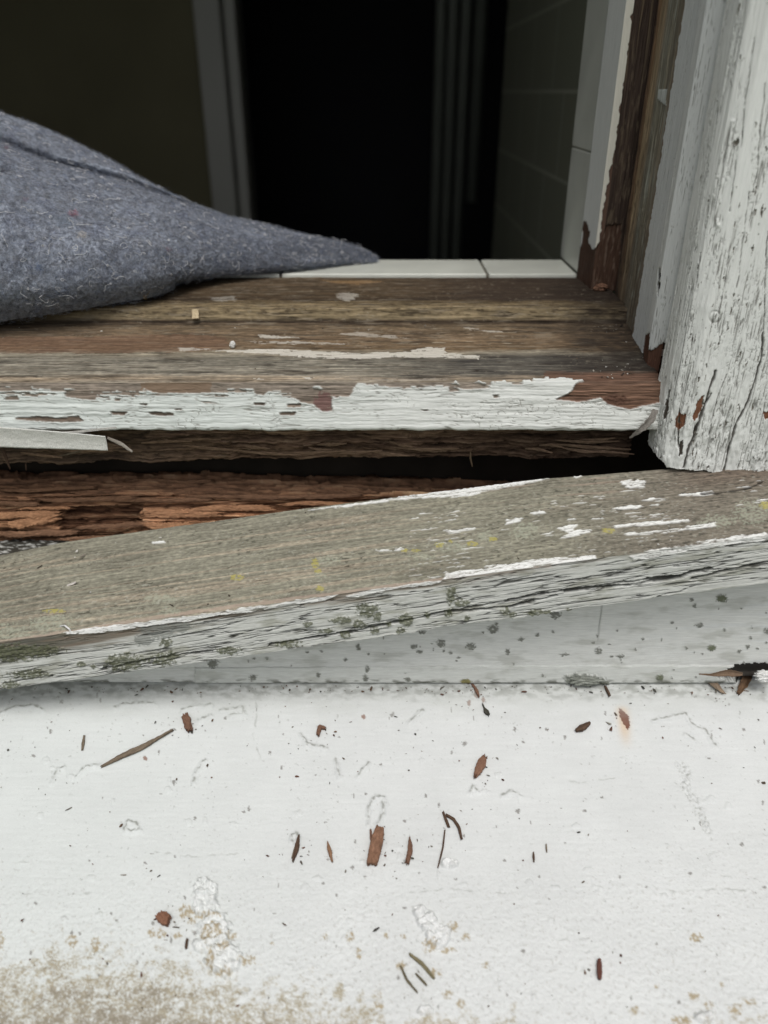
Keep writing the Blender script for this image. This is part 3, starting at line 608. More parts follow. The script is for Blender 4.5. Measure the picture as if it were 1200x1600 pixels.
# ------------------------------------------------------------------ window sill
ws = thing('window_sill', 'rotting wooden window sill, brown on top with peeling pale paint along its nose', 'window sill', (-0.2, 0.49, -0.16))
def f_sill(c):
    px, py = c.px, c.py; s = c.X[..., 0] * 1000; t = c.t
    nz_ = np.where(c.sid == 0, 1.0, 1.0); tb = np.where(c.sid == 0, t * 1.6, t); g1 = fbm(s / 110, tb / 4.5, 701, 3); g2 = fbm(s / 30, tb / 1.9, 711, 4, .65); g3 = fbm(s / 5, tb / 2.4, 721, 3, .6)
    yw = py + 6 * fbm(s / 60, t / 9, 731, 4, .6) * sst(508, 530, py) + 2.2 * g2
    C = zones(yw, [(425, (84, 66, 46)), (440, (92, 73, 52)), (462, (86, 68, 47)), (468, (70, 54, 38)), (472, (110, 91, 62)), (480, (140, 119, 84)), (496, (144, 124, 90)), (502, (66, 52, 40)), (510, (112, 92, 68)), (528, (124, 100, 74)), (546, (118, 94, 66)), (552, (150, 138, 118)), (562, (134, 126, 112)), (585, (150, 140, 124)), (592, (168, 146, 120)), (600, (152, 140, 124)), (670, (134, 120, 104))])
    C *= np.exp(.45 * g1 + 1.0 * g2 + .5 * g3 - .08)[..., None]
    C = mixc(C, lin(40, 31, 24), .7 * np.exp(-((yw - 503.5) / 1.6) ** 2) * sst(-.2, .3, fbm(s / 40, t * 0, 732, 3)))
    C = C * np.array([.92, .95, .92])
    C = mixc(C, lin(46, 38, 30), .6 * sst(.08, .38, fbm(s / 36, t / 5, 733, 4, .6)) * sst(604, 590, yw)); C = mixc(C, lin(136, 124, 104), .45 * sst(.08, .35, fbm(s / 22, t / 3, 734, 4, .6)) * sst(604, 590, yw))
    # black mould band at the right and in the corner
    mb = sst(500, 800, px) * sst(548, 560, yw) * sst(604, 580, yw) * (.6 + .5 * fbm(s / 30, t / 3, 741, 3))
    C = mixc(C, lin(56, 54, 54), np.clip(mb, 0, .9))
    C = mixc(C, lin(58, 47, 40), .7 * sst(560, 800, px) * sst(474, 466, yw)); cn = sst(.0, 1.0, sst(760, 1000, px) + .5 * fbm(s / 22, t / 10, 752, 3)) * sst(602, 590, yw); C = mixc(C, lin(50, 42, 36), .6 * cn); C = mixc(C, lin(66, 56, 46), .5 * sst(300, 0, px) * sst(545, 520, yw))  # last mix puts the blanket's shade on the left into the colour
    mo = sst(.0, .4, fbm(s / 13, t / 5, 742, 4, .6)) * sst(820, 960, px) * sst(505, 515, yw); C = mixc(C, lin(52, 47, 42), .7 * mo)
    bl = sst(.08, .35, fbm(s / 8, t / 2.6, 743, 4, .65)) * sst(466, 476, yw) * sst(498, 488, yw); C = mixc(C, lin(66, 52, 36), .7 * bl)
    C = mixc(C, lin(150, 132, 96), .5 * sst(.1, .4, fbm(s / 12, t / 2, 744, 3)) * sst(480, 486, yw) * sst(500, 492, yw) * sst(250, 500, px))
    sp = sst(.15, .42, fbm(s / 3, t / 2.2, 745, 3, .65)) * sst(0, .4, fbm(s / 25, t / 8, 746, 2)); C = mixc(C, lin(160, 150, 128), .4 * sp)
    h = .4 * g1 + .6 * g2 + .25 * g3
    gc = sst(.9, .98, 1 - abs(fbm(s / 60, t / 3.6, 747, 3)) * 1.4) * sst(-.15, .2, fbm(s / 50, t / 7, 748, 2)); C = mixc(C, lin(48, 38, 30), .7 * gc); h -= .4 * gc
    # strong ridged grain on the grey band
    rg = .5 + .5 * np.sin(t * 3.1 + 5 * fbm(s / 90, t / 10, 749, 3)); gb = sst(552, 560, yw) * sst(604, 594, yw); C *= (1 - .3 * rg * gb)[..., None]; h += -.22 * rg * gb
    wx = px + 7 * fbm(s / 8, t / 2.2, 751, 3, .6); wy = py + 3 * fbm(s / 10, t / 1.8, 761, 3, .6)
    # orange brown old primer at the left
    op = pip(wx, wy, [(-300, 527), (150, 527), (240, 524), (300, 522), (355, 528), (358, 546), (280, 550), (100, 552), (-300, 550)])
    C = mixc(C, lin(112, 82, 60) * (1 + .35 * (g3 + g2)[..., None]), .6 * op); h += .35 * op
    # filmy white remains
    for q, a in [([(330, 549), (420, 546), (560, 552), (640, 551), (655, 544), (695, 544), (697, 552), (750, 557), (748, 560), (620, 558), (560, 560), (480, 559), (400, 552)], 1.), ([(280, 545), (330, 547), (280, 549)], .7),
                 ([(405, 524), (440, 525), (470, 528), (405, 528)], .8), ([(390, 533), (480, 535), (560, 538), (400, 537)], .6), ([(530, 522), (560, 520), (610, 524), (640, 529), (560, 526)], .5), ([(720, 512), (800, 520), (740, 516)], .6),
                 ([(525, 460), (545, 457), (562, 462), (545, 471), (530, 467)], .5), ([(325, 465), (368, 462), (368, 470), (340, 472)], .35), ([(500, 438), (600, 440), (560, 445), (520, 442)], .45), ([(470, 590), (490, 590), (485, 594)], .9), ([(395, 591), (415, 592), (400, 594)], .9),
                 ([(480, 589), (600, 592), (700, 590), (700, 594), (600, 596)], .25)]:
        m_ = pip(wx, wy, q).astype(float) * a * (g2 + .6 * g3 > -.22); C = mixc(C, lin(196, 190, 176) if q[0][1] != 438 else lin(170, 128, 70), m_ * .9); h += .4 * m_
    fl = sst(.35, .5, fbm(s / 22, t / .7, 762, 3)) * sst(520, 560, px) * sst(870, 800, px) * sst(510, 518, yw) * sst(545, 535, yw); C = mixc(C, lin(180, 168, 142), .7 * fl)
    # the nose: thick pale paint
    bnd = np.interp(px, [-300, 0, 60, 150, 215, 230, 300, 330, 400, 470, 545, 560, 600, 640, 700, 780, 880, 900, 1030], [617, 617, 612, 617, 617, 611, 612, 614, 612, 620, 619, 602, 603, 606, 604, 597, 592, 596, 596])
    lvl = (wy - bnd)
    pm = lvl > 3.0 * np.round(1.4 * fbm(s / 11, t / 30, 771, 3) * 2) + 16 * g2 * sst(560, 420, px) + 4 * g2
    pm &= py > 585
    for q in [[(868, 625), (880, 618), (893, 612), (897, 600), (940, 588), (1060, 585), (1060, 622), (1005, 634), (985, 640), (950, 632), (938, 622), (905, 628)],
              [(222, 602), (235, 598), (325, 599), (328, 614), (250, 614), (230, 610)], [(455, 618), (470, 614), (505, 613), (518, 618), (520, 640), (505, 644), (490, 632), (470, 628)], [(448, 631), (470, 630), (472, 636), (450, 636)],
              [(436, 645), (462, 643), (460, 649), (438, 649)], [(397, 629), (416, 629), (415, 633), (398, 633)], [(24, 653), (60, 650), (90, 653), (125, 650), (132, 658), (95, 660), (60, 658), (25, 656)], [(8, 620), (30, 618), (30, 625), (8, 625)],
              [(190, 613), (215, 613), (210, 618), (190, 617)], [(172, 643), (200, 643), (195, 649), (175, 648)], [(232, 643), (272, 645), (270, 650), (235, 648)], [(100, 613), (152, 616), (152, 625), (130, 624), (104, 620)], [(40, 614), (60, 617), (60, 620), (40, 618)],
              [(180, 622), (190, 622), (190, 626), (180, 626)], [(220, 630), (230, 630), (230, 633), (220, 633)], [(275, 638), (285, 638), (285, 641), (275, 641)], [(770, 617), (780, 616), (779, 621), (770, 622)], [(700, 605), (716, 606), (716, 612), (702, 612)],
              [(700, 598), (745, 598), (765, 603), (765, 606), (730, 608), (705, 604)], [(318, 627), (346, 629), (318, 630)], [(395, 605), (420, 609), (412, 618), (400, 616)], [(655, 640), (670, 639), (668, 642)]]:
        pm &= ~pip(px + .6 * (wx - px), py + .5 * (wy - py), q)
    pm |= pip(wx, wy, [(488, 603), (502, 603), (502, 608), (488, 608)]) | pip(wx, wy, [(705, 600), (715, 596), (717, 602)])
    pm &= (c.sid <= 1) | (c.sid == 7)
    Pf = pm.astype(float); Pf = (Pf + np.roll(Pf, 1, 1) + np.roll(Pf, -1, 1) + np.roll(Pf, 1, 0) + np.roll(Pf, -1, 0)) / 5
    nose = (c.sid == 0)
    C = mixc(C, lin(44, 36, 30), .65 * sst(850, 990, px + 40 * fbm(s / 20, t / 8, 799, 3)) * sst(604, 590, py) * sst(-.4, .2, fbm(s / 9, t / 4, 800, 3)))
    bare = zones(yw, [(600, (132, 120, 106)), (640, (112, 96, 82))]) * np.exp(.9 * g2 + .4 * g3)[..., None]
    red = blobs(px, py, [(507, 628, 17, 17)], 753, .8, 8); bare = mixc(bare, lin(118, 82, 78), .8 * red)
    brn = pip(wx, wy, [(850, 580), (1070, 580), (1070, 645), (850, 645)]); bare = mixc(bare, lin(108, 76, 56) * np.exp(1.5 * g2[..., None]), .9 * brn)
    br2 = pip(wx, wy, [(220, 597), (330, 597), (330, 616), (220, 616)]); bare = mixc(bare, lin(122, 98, 74), .8 * br2)
    C = np.where((nose & (py > 592))[..., None], bare, C)
    C = mixc(C, lin(104, 74, 56) * np.exp(1.3 * g2[..., None]), .8 * brn * ~nose * sst(578, 586, yw))
    paint = np.zeros(C.shape) + lin(199, 206, 201); paint = mixc(paint, lin(206, 209, 204), sst(300, 700, px)); paint *= np.exp(.10 * g2 + .05 * g1)[..., None]
    hp = .7 + .14 * g1 + .42 * fbm(s / 50, t / 1.9, 781, 3)
    ck = sst(.93, .985, 1 - abs(fbm(s / 36, t / 2.0, 791, 3)) * 1.25) * sst(-.2, .15, fbm(s / 30, t / 8, 792, 2)); ck2 = sst(.95, .99, 1 - abs(fbm(s / 7, t / 7, 793, 3)) * 1.6) * sst(.1, .35, fbm(s / 25, t / 15, 794, 2) + .2 * sst(550, 800, px))
    ck = np.maximum(ck, ck2); paint = mixc(paint, lin(120, 116, 106), .7 * ck); hp -= .3 * ck
    C = C * (1 - Pf[..., None]) + paint * Pf[..., None]; h = h * (1 - .6 * Pf) + (hp + lift(Pf, .9)) * Pf
    pit = blobs(px, py, [(962, 625, 22, 9)], 795, .6, 8); h += .8 * pit * fbm(s / 1.5, t / 1.5, 796, 3); C = mixc(C, lin(84, 56, 42), .7 * pit)
    # ragged lower lip of the paint
    h += .5 * fbm(s / 20, t / 8, 797, 3) * (c.sid == 0)
    return h * .001, C
xs = np.linspace(-0.72, 0.156, 1700)
def rg(Y, z): return xs_rail(Y, z, xs)
lipz = -.1676 + .0011 * fbm(xs * 1000 / 14, xs * 0, 798, 3)
loft('sill_board', [rg(.405, lipz), rg(.412, -.1425), rg(.4895, -.1300), rg(.4925, -.1210), rg(.5735, -.1190), rg(.5735, -.1600), rg(.43, -.1640), rg(.4065, lipz - .0006)],
     [70, 190, 24, 150, 4, 20, 12, 4], M_woodx, f_sill, ws, round_it=2)
def f_under(c):
    h, C = rotten(c, 811, [(48, 36, 29), (104, 80, 62), (150, 118, 92), (190, 158, 126)], .8, .8)
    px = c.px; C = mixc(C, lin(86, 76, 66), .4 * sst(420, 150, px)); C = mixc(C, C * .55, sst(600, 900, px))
    return h * .001, C
xs = np.linspace(-0.70, 0.150, 1500)
low = P(600, 716, .432)[2] + .0035 * fbm(xs * 1000 / 60, xs * 0, 812, 3) + .0012 * fbm(xs * 1000 / 7, xs * 0, 813, 3) - .004 * sst(-.02, -.25, xs)
xr = lambda Y, z: xs_rail(Y, z, xs)
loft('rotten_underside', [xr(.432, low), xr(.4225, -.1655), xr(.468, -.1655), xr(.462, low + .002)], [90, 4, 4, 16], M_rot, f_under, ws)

# ------------------------------------------------------------------ strips: paint flakes, splinters, twigs, leaves
def strip(name, pts3, widths, thick, cols, mat, parent=None, up=(0, 0, 1), seed=0, curl=0.0, n=44, k=9, jag=.25, grain=True, cut=0.0):
    """a ragged sliver along pts3, width in m, up = the direction its broad face looks"""
    r_ = np.random.RandomState(seed + 900); pts3 = np.array(pts3, float)
    d = np.concatenate([[0], np.cumsum(np.linalg.norm(np.diff(pts3, axis=0), axis=1))]); L = d[-1]
    s = np.linspace(0, L, n); Pc = np.stack([np.interp(s, d, pts3[:, i]) for i in range(3)], 1)
    if len(pts3) > 2:
        for _ in range(6): Pc[1:-1] = (Pc[:-2] + 2 * Pc[1:-1] + Pc[2:]) / 4
    w = np.interp(s / L, np.linspace(0, 1, len(widths)), widths)
    T = np.gradient(Pc, axis=0); T /= np.linalg.norm(T, axis=1, keepdims=True) + 1e-12
    up = np.array(up, float); S = np.cross(T, up); S /= np.linalg.norm(S, axis=1, keepdims=True) + 1e-12; U = np.cross(S, T)
    mm = s * 1000
    eL = w / 2 * (1 + jag * fbm(mm / 2.2, mm * 0 + seed, 3, 3)); eR = w / 2 * (1 + jag * fbm(mm / 2.2, mm * 0 + seed + 40, 4, 3))
    rows = []
    q = np.linspace(-1, 1, k)
    lon = cut * w.max() * r_.randn(k) if cut else np.zeros(k)
    for side in (1, -1):
        qq = q if side == 1 else q[::-1]; ll = lon if side == 1 else lon[::-1]
        for a, l_ in zip(qq, ll):
            off = np.where(a < 0, a * eL, a * eR)
            g_ = fbm(mm / 4, a * 3 + mm * 0 + seed, 7, 3) * thick * .35 if grain else 0
            hh = (thick / 2) * side * (1 - .35 * a * a) + curl * w * (a * a) + (g_ if side == 1 else 0)
            e = np.zeros(n); e[:4] = -np.linspace(1, 0, 4); e[-4:] = np.linspace(0, 1, 4)
            rows.append(Pc + S * off[:, None] + U * hh[:, None] + T * (e * l_)[:, None])
    X = np.stack(rows, 1); N = X.shape[1]
    V = np.concatenate([X.reshape(-1, 3), X[0].mean(0)[None], X[-1].mean(0)[None]])
    F1 = grid_faces(n, N, True); j = np.arange(N)
    c0 = np.stack([np.full(N, n * N), (j + 1) % N, j], 1); c1 = np.stack([np.full(N, n * N + 1), (n - 1) * N + j, (n - 1) * N + (j + 1) % N], 1)
    ss, tt = np.meshgrid(mm, np.concatenate([q, q[::-1]]) * w.max() * 500, indexing='ij')
    f = .5 + .5 * fbm(ss / 9, tt / .5, seed + 17, 3, .6) + .25 * fbm(ss / 2, tt / .8, seed + 18, 2)
    c0_, c1_ = lin(*cols[0]), lin(*cols[1]); C = c0_ + (c1_ - c0_) * np.clip(f, 0, 1)[..., None]
    C = np.concatenate([C.reshape(-1, 3), C[0].mean(0)[None], C[-1].mean(0)[None]])
    return build(name, V, [F1[:, ::-1], c0[:, ::-1], c1[:, ::-1]], mat, parent, np.clip(C, .002, .9))

NL = np.array([0, -math.sin(math.atan(TL)), math.cos(math.atan(TL))])
MPX = lambda p3: np.linalg.norm(p3 @ CF) / F_PX
def debris(name, label, cat, pxs, wpx, thick, cols, seed, group='wood debris on the ledge', curl=0, lift=0.0, jag=.3, cut=.25, k=9):
    wpx = [w * .86 for w in wpx]
    p = np.array([on_ledge(*q) for q in pxs]); sc_ = MPX(p[0])
    for i in range(len(p)): p[i] = p[i] + NL * (thick / 2 + .00035 + lift * i / max(1, len(p) - 1))
    o = strip(name, p, [w * sc_ for w in wpx], thick, cols, M_chip, None, NL, seed, curl, jag=jag, cut=cut, k=k)
    return tag(o, label, cat, group)
RB = [(74, 50, 36), (140, 98, 72)]; GB = [(74, 62, 48), (142, 124, 100)]; DB = [(52, 38, 28), (104, 76, 54)]
debris('splinter', 'longest grey brown splinter lying slantwise at the left of the ledge', 'splinter', [(160, 1200), (190, 1184), (222, 1170), (270, 1143)], [1.5, 7, 10, 9, 4, 3], .0022, GB, 1)
debris('wood_chip', 'short red brown chip standing up near the long splinter', 'wood chip', [(290, 1120), (297, 1144)], [12, 14, 11], .003, RB, 2, jag=.4)
debris('splinter', 'tiny pale brown stick left of the long splinter', 'splinter', [(132, 1151), (129, 1173)], [3, 5, 3], .001, GB, 3)
debris('wood_chip', 'small curled brown chip high in the middle of the ledge', 'wood chip', [(497, 1150), (500, 1138), (508, 1140)], [6, 8, 4], .0025, RB, 5)
debris('splinter', 'dark split splinter, leftmost of the row in the middle of the ledge', 'splinter', [(467, 1308), (464, 1328), (458, 1347)], [3, 8, 7, 3], .002, DB, 6)
debris('splinter', 'hair thin sliver lying beside the dark split splinter', 'splinter', [(463, 1318), (456, 1342)], [2, 2.5, 1.5], .0008, GB, 7)
debris('splinter', 'small tan pointed splinter, second from the left of the row', 'splinter', [(512, 1318), (519, 1347)], [2, 7, 6, 3], .0015, [(96, 66, 42), (160, 118, 80)], 8)
debris('wood_chip', 'biggest red brown chip with square ends in the middle of the row', 'wood chip', [(594, 1297), (581, 1354)], [15, 21, 21, 18], .0048, [(92, 62, 42), (158, 112, 80)], 9, jag=.12, cut=.12)
debris('splinter', 'little curved sliver touching the biggest red brown chip', 'splinter', [(579, 1298), (580, 1312), (584, 1320)], [3, 5, 4], .0015, RB, 10)
debris('splinter', 'narrow brown splinter right of the biggest chip', 'splinter', [(640, 1311), (641, 1330), (636, 1350)], [2, 9, 9, 8], .002, RB, 11, jag=.45)
debris('needle', 'dry straight needle right of the narrow brown splinter', 'needle', [(695, 1298), (692, 1325), (684, 1357)], [2.5, 3, 3, 2], .0009, DB, 12, jag=.1)
debris('twig', 'short dark stub meeting the curved twig at its tip', 'twig', [(692, 1270), (701, 1294)], [3.5, 5, 4.5], .0015, DB, 13, jag=.1)
debris('twig', 'curved brown twig like a hook at the right of the row', 'twig', [(697, 1275), (709, 1282), (717, 1295), (721, 1312)], [4, 5, 5, 4], .0016, DB, 14, jag=.1)
debris('wood_chip', 'rust brown leaf shaped chip above the row, right of centre', 'wood chip', [(757, 1185), (750, 1200), (742, 1216)], [8, 16, 14, 5], .0028, [(98, 62, 44), (150, 108, 80)], 15)
debris('wood_chip', 'dark olive chip left of the rust stain', 'wood chip', [(920, 1133), (911, 1139), (900, 1144)], [4, 9, 11, 4], .003, DB, 16)
debris('wood_chip', 'square red brown chunk near the tan algae at the lower left', 'wood chip', [(250, 1433), (265, 1443)], [15, 20, 17], .0045, [(100, 62, 40), (152, 102, 72)], 17, jag=.3)
debris('splinter', 'tiny dark sliver below the square red brown chunk', 'splinter', [(293, 1469), (291, 1483)], [4, 5, 4], .0015, DB, 18)
debris('wood_chip', 'narrow dark red rod at the lower right of the ledge', 'wood chip', [(935, 1501), (936, 1532)], [6, 8.5, 8.5, 6], .0028, [(74, 40, 32), (118, 70, 54)], 19, jag=.08, cut=.05)
debris('twig', 'longest of three mossy twigs near the bottom centre', 'twig', [(640, 1492), (660, 1508), (678, 1530)], [4, 6, 6, 4], .0016, [(86, 80, 56), (142, 130, 90)], 20)
debris('twig', 'leftmost of three mossy twigs near the bottom centre, bowed', 'twig', [(626, 1511), (636, 1533), (652, 1552)], [3, 4, 4, 2], .0013, [(70, 62, 46), (120, 108, 76)], 21)
debris('twig', 'shortest of three mossy twigs near the bottom centre', 'twig', [(649, 1522), (667, 1541)], [2.5, 4, 3], .0012, [(70, 62, 46), (120, 108, 76)], 22)
debris('splinter', 'upright dark sliver right of the curved twig', 'splinter', [(833, 1333), (834, 1348)], [2, 4, 2], .0012, DB, 23)
debris('splinter', 'smallest pale sliver beside the upright dark sliver', 'splinter', [(853, 1320), (854, 1332)], [2, 2.5, 2], .0009, GB, 24)
debris('seed', 'dark seed with a stalk below the apron, right of centre', 'seed', [(754, 1103), (757, 1110), (762, 1118)], [2, 2, 8, 6], .002, [(40, 38, 32), (80, 78, 66)], 25)
debris('splinter', 'dark splinter poking from the joint by the grey lichen', 'splinter', [(945, 1074), (952, 1089)], [3, 5, 4], .0018, DB, 26)
debris('splinter', 'crooked brown splinter poking from the joint above the dark seed', 'splinter', [(738, 1071), (743, 1078), (748, 1090)], [3, 6, 3], .0015, RB, 27)
debris('dead_leaf', 'folded tan dead leaf leaning on the joint at the right', 'leaf', [(1098, 1056), (1112, 1070), (1129, 1084)], [5, 13, 13, 4], .0008, [(120, 98, 74), (172, 150, 124)], 28, 'dead leaves in the rotten corner', curl=.35, lift=-.000, k=11)
debris('dead_leaf', 'dark brown dead leaf hanging out of the rotten corner', 'leaf', [(1172, 1048), (1163, 1068), (1152, 1087)], [6, 15, 14, 5], .0008, [(60, 44, 30), (128, 94, 60)], 29, 'dead leaves in the rotten corner', curl=.35, k=11)
# curled leaf stem along the apron, near the rotten corner
q = [P(1092, 1053, .3565), P(1112, 1054, .3545), P(1135, 1050, .3535), P(1160, 1053, .3535)]
tag(strip('dead_leaf', q, [.0006, .0014, .0036, .0042, .0016], .0006, [(84, 62, 44), (136, 110, 84)], M_chip, None, (0, -1, .3), 30, .3), 'narrow curled leaf stuck along the foot of the apron at the right', 'leaf', 'dead leaves in the rotten corner')
# a ragged white paint lump at the far right of the joint
def lumpy(name, label, cat, c, r, cols, seed, group=None, squash=(1, 1, .6)):
    bm = bmesh.new(); bmesh.ops.create_icosphere(bm, subdivisions=5, radius=1.0)
    V = np.array([v.co[:] for v in bm.verts]); F = np.array([[v.index for v in f.verts] for f in bm.faces]); bm.free()
    n_ = fbm(V[:, 0] * 1.7 + 5, V[:, 1] * 1.7 + V[:, 2] * 2.3, 3 + seed, 4, .6); V = V * (1 + .55 * n_)[:, None]
    V = V * np.array(squash) * r + np.array(c); C = lin(*cols[0]) + (lin(*cols[1]) - lin(*cols[0])) * sst(-.4, .4, n_)[:, None]
    return tag(build(name, V, [F], M_chip, None, C), label, cat, group)
lumpy('paint_flake', 'thick white lump of paint at the rotten right end of the joint', 'paint flake', P(1194, 1056, .354), .0046, [(190, 190, 186), (226, 227, 224)], 31, None, (1.3, .7, .75))
lumpy('lichen_tuft', 'grey frilly lichen tuft bulging from the joint under the apron', 'lichen', P(915, 1064, .3585), .0045, [(96, 100, 90), (150, 154, 144)], 32, None, (2.2, .5, .8))
# crumbs lying on the loose board and on the sill
def top_board(px, py): 
    k = 0.5; a = P(px, py, .337)
    yb = np.interp(px, [0, 100, 460, 860, 1030], [868, 845, 797, 747, 735]); yt = np.interp(px, [0, 100, 690, 1200], [1022, 990, 906, 836])
    k = np.clip((yt - py) / (yt - yb), 0, 1); return P(px, py, .3365 + k * .07)
UB = np.array([0, -.26, .96])
tag(strip('wood_chip', [top_board(27, 937) + UB * .0014, top_board(47, 937) + UB * .0014], [.001, .0028, .0026, .001], .0022, RB, M_chip, None, UB, 40), 'small red brown chip on the left end of the loose board', 'wood chip')
tag(strip('paint_flake', [top_board(106, 917) + UB * .0012, top_board(120, 914) + UB * .0022], [.001, .0018, .0012], .0007, [(170, 160, 150), (214, 210, 204)], M_chip, None, UB, 41), 'bent white paint flake perched on the left of the loose board', 'paint flake')
tag(strip('thread', [top_board(95, 981) + UB * .0015, top_board(104, 984) + UB * .004, top_board(111, 989) + UB * .0035, top_board(115, 995) + UB * .0008], [.0006, .0008, .0006], .0006, [(200, 200, 200), (230, 230, 230)], M_chip, None, UB, 42, jag=.05), 'stray white thread curling over the front edge of the loose board', 'thread')
US = np.array([0, -.15, .99])
tag(strip('wood_chip', [P(306, 487, .4915) + np.array([0, -.0012, .0016]), P(307, 501, .489) + np.array([0, -.0018, .0016])], [.0040, .0046, .0042], .0018, [(170, 146, 104), (212, 192, 150)], M_chip, None, (0, -.8, .6), 43), 'small pale tan chip on the step of the sill near the blanket', 'wood chip')
lumpy('paint_crumb', 'white paint crumb on the brown sill left of centre', 'paint crumb', P(364, 539, .4545) + np.array([0, -.0008, .0004]), .0019, [(190, 188, 180), (225, 225, 220)], 44, None, (1, .7, 1))
lumpy('wood_crumb', 'brown crumb of wood at the foot of the inner stop', 'wood crumb', P(938, 452, .536) + np.array([0, 0, .001]), .0034, [(96, 64, 44), (142, 100, 72)], 45, None, (1.3, .8, .75))
lumpy('paint_crumb', 'small white crumb in the corner between sill and channel', 'paint crumb', P(950, 487, .497) + np.array([0, 0, .0008]), .0016, [(150, 150, 145), (210, 210, 205)], 46, None, (1, .8, .8))
lumpy('paint_flake', 'ragged white flake at the foot of the grey painted stop', 'paint flake', P(977, 556, .452), .0032, [(150, 152, 148), (205, 208, 204)], 47, None, (1.3, .7, .45))

rq = np.random.RandomState(12)
def beam_pt(px, py, out):
    Y = np.interp(py, [748, 770, 850], [.452, .436, .430]) - out; return P(px, py, Y)
for i, (xa, xb, y_, w_, b_) in enumerate([(-30, 92, 806, .0046, 1), (-40, 60, 788, .003, 0), (10, 86, 818, .0062, 1), (222, 345, 806, .006, 1), (225, 300, 820, .0052, 1), (300, 430, 797, .004, 1), (60, 210, 778, .003, 0), (180, 330, 784, .0028, 0), (380, 560, 781, .003, 0),
      (-20, 120, 834, .004, 0), (120, 240, 826, .0034, 0), (290, 470, 773, .0024, 0), (0, 150, 764, .0026, 0), (440, 620, 790, .003, 1), (90, 190, 842, .003, 0), (200, 330, 752, .0022, 0), (30, 110, 797, .002, 1)]):
    n_ = 7; xx = np.linspace(xa, xb, n_); yy = y_ + np.cumsum(rq.randn(n_)) * 1.3 - (xx - xx[0]) * .01; yy = np.minimum(yy, np.interp(xx, [0, 100, 460, 860], [868, 845, 797, 747]) + 6)
    p_ = [beam_pt(x_, q_, .0022 + .0016 * rq.rand()) for x_, q_ in zip(xx, yy)]
    strip('splinter', p_, [w_ * .5, w_, w_ * .9, w_ * 1.05, w_ * .8], .0026, [(120, 78, 48), (222, 160, 106)] if b_ else [(80, 56, 40), (168, 122, 86)], M_rot, bt, (0, -1, .35), 200 + i, n=70, k=11, jag=.45, cut=.8)
# crumbs and dust: nobody could count them
def crumbs(name, pts, rad_, cols, seed, kind='stuff', label=None, cat=None):
    r = np.random.RandomState(seed); bm = bmesh.new(); bmesh.ops.create_icosphere(bm, subdivisions=1, radius=1.0)
    V0 = np.array([v.co[:] for v in bm.verts]); F0 = np.array([[v.index for v in f.verts] for f in bm.faces]); bm.free()
    VV, FF, CC = [], [], []
    for i, p in enumerate(pts):
        sc_ = rad_[0] + (rad_[1] - rad_[0]) * r.rand() ** 3; a = r.rand() * 6.28; e = np.array([1 + 1.8 * r.rand() ** 2, .7 + .3 * r.rand(), .45])
        V = V0 * (1 + .35 * r.randn(len(V0), 1)).clip(.4, 1.8) * e * sc_; V = np.stack([V[:, 0] * math.cos(a) - V[:, 1] * math.sin(a), V[:, 0] * math.sin(a) + V[:, 1] * math.cos(a), V[:, 2]], 1)
        VV.append(V + p + np.array([0, 0, .4 * sc_])); FF.append(F0 + i * len(V0)); c_ = lin(*cols[r.randint(len(cols))]) * (.6 + .7 * r.rand()); CC.append(np.tile(c_, (len(V0), 1)))
    o = build(name, np.concatenate(VV), [np.concatenate(FF)], M_chip, None, np.concatenate(CC), smooth=False); tag(o, label, cat, None, kind); return o
rc = np.random.RandomState(77)
pl = [on_ledge(rc.randint(-20, 1220), 1078 + 500 * rc.rand() ** 1.6) + NL * .0003 for _ in range(210)] + [on_ledge(rc.randint(-20, 1220), rc.uniform(1072, 1084)) + NL * .0003 for _ in range(160)]
for cx, cy in [(290, 1135), (500, 1145), (590, 1330), (750, 1205), (1120, 1085), (265, 1440), (740, 1085), (463, 1330), (640, 1335)]:
    pl += [on_ledge(cx + 16 * rc.randn(), cy + 14 * rc.randn()) + NL * .0003 for _ in range(14)]
crumbs('dust_crumbs', pl, (.00022, .0008), [(84, 72, 58), (110, 84, 62), (70, 68, 60), (120, 116, 104), (96, 60, 42)], 5, label='fine crumbs and grit scattered over the white ledge', cat='grit')
pb = [top_board(rc.uniform(0, 1180), 0) for _ in range(0)]
for _ in range(260):
    x_ = rc.uniform(0, 1190); a_ = np.interp(x_, [0, 100, 460, 860, 1200], [874, 852, 802, 753, 760]); b_ = np.interp(x_, [0, 100, 690, 1200], [998, 985, 900, 830]); pb.append(top_board(x_, rc.uniform(a_, b_)) + UB * .0006)
crumbs('paint_crumbs', pb, (.00025, .0009), [(180, 178, 170), (150, 140, 124), (70, 60, 48), (60, 52, 40)], 6, label='specks of paint and grit lying on the loose board', cat='grit')

pc_ = []
for _ in range(150):
    x_, y_ = rc.uniform(0, 1010) if rc.rand() < .45 else 985 - 60 * rc.rand() ** 1.5, rc.uniform(508, 592)
    q_ = P(x_, y_, .45); k_ = np.interp(y_, [505, 597], [.4895, .412]); p_ = P(x_, y_, k_)
    if p_[0] < .152: pc_.append(p_ + np.array([0, 0, .0004]))
crumbs('sill_crumbs', pc_, (.00025, .0009), [(150, 144, 132), (84, 66, 50), (50, 42, 36), (186, 184, 176)], 8, label='grit and paint crumbs lying on the brown window sill', cat='grit')

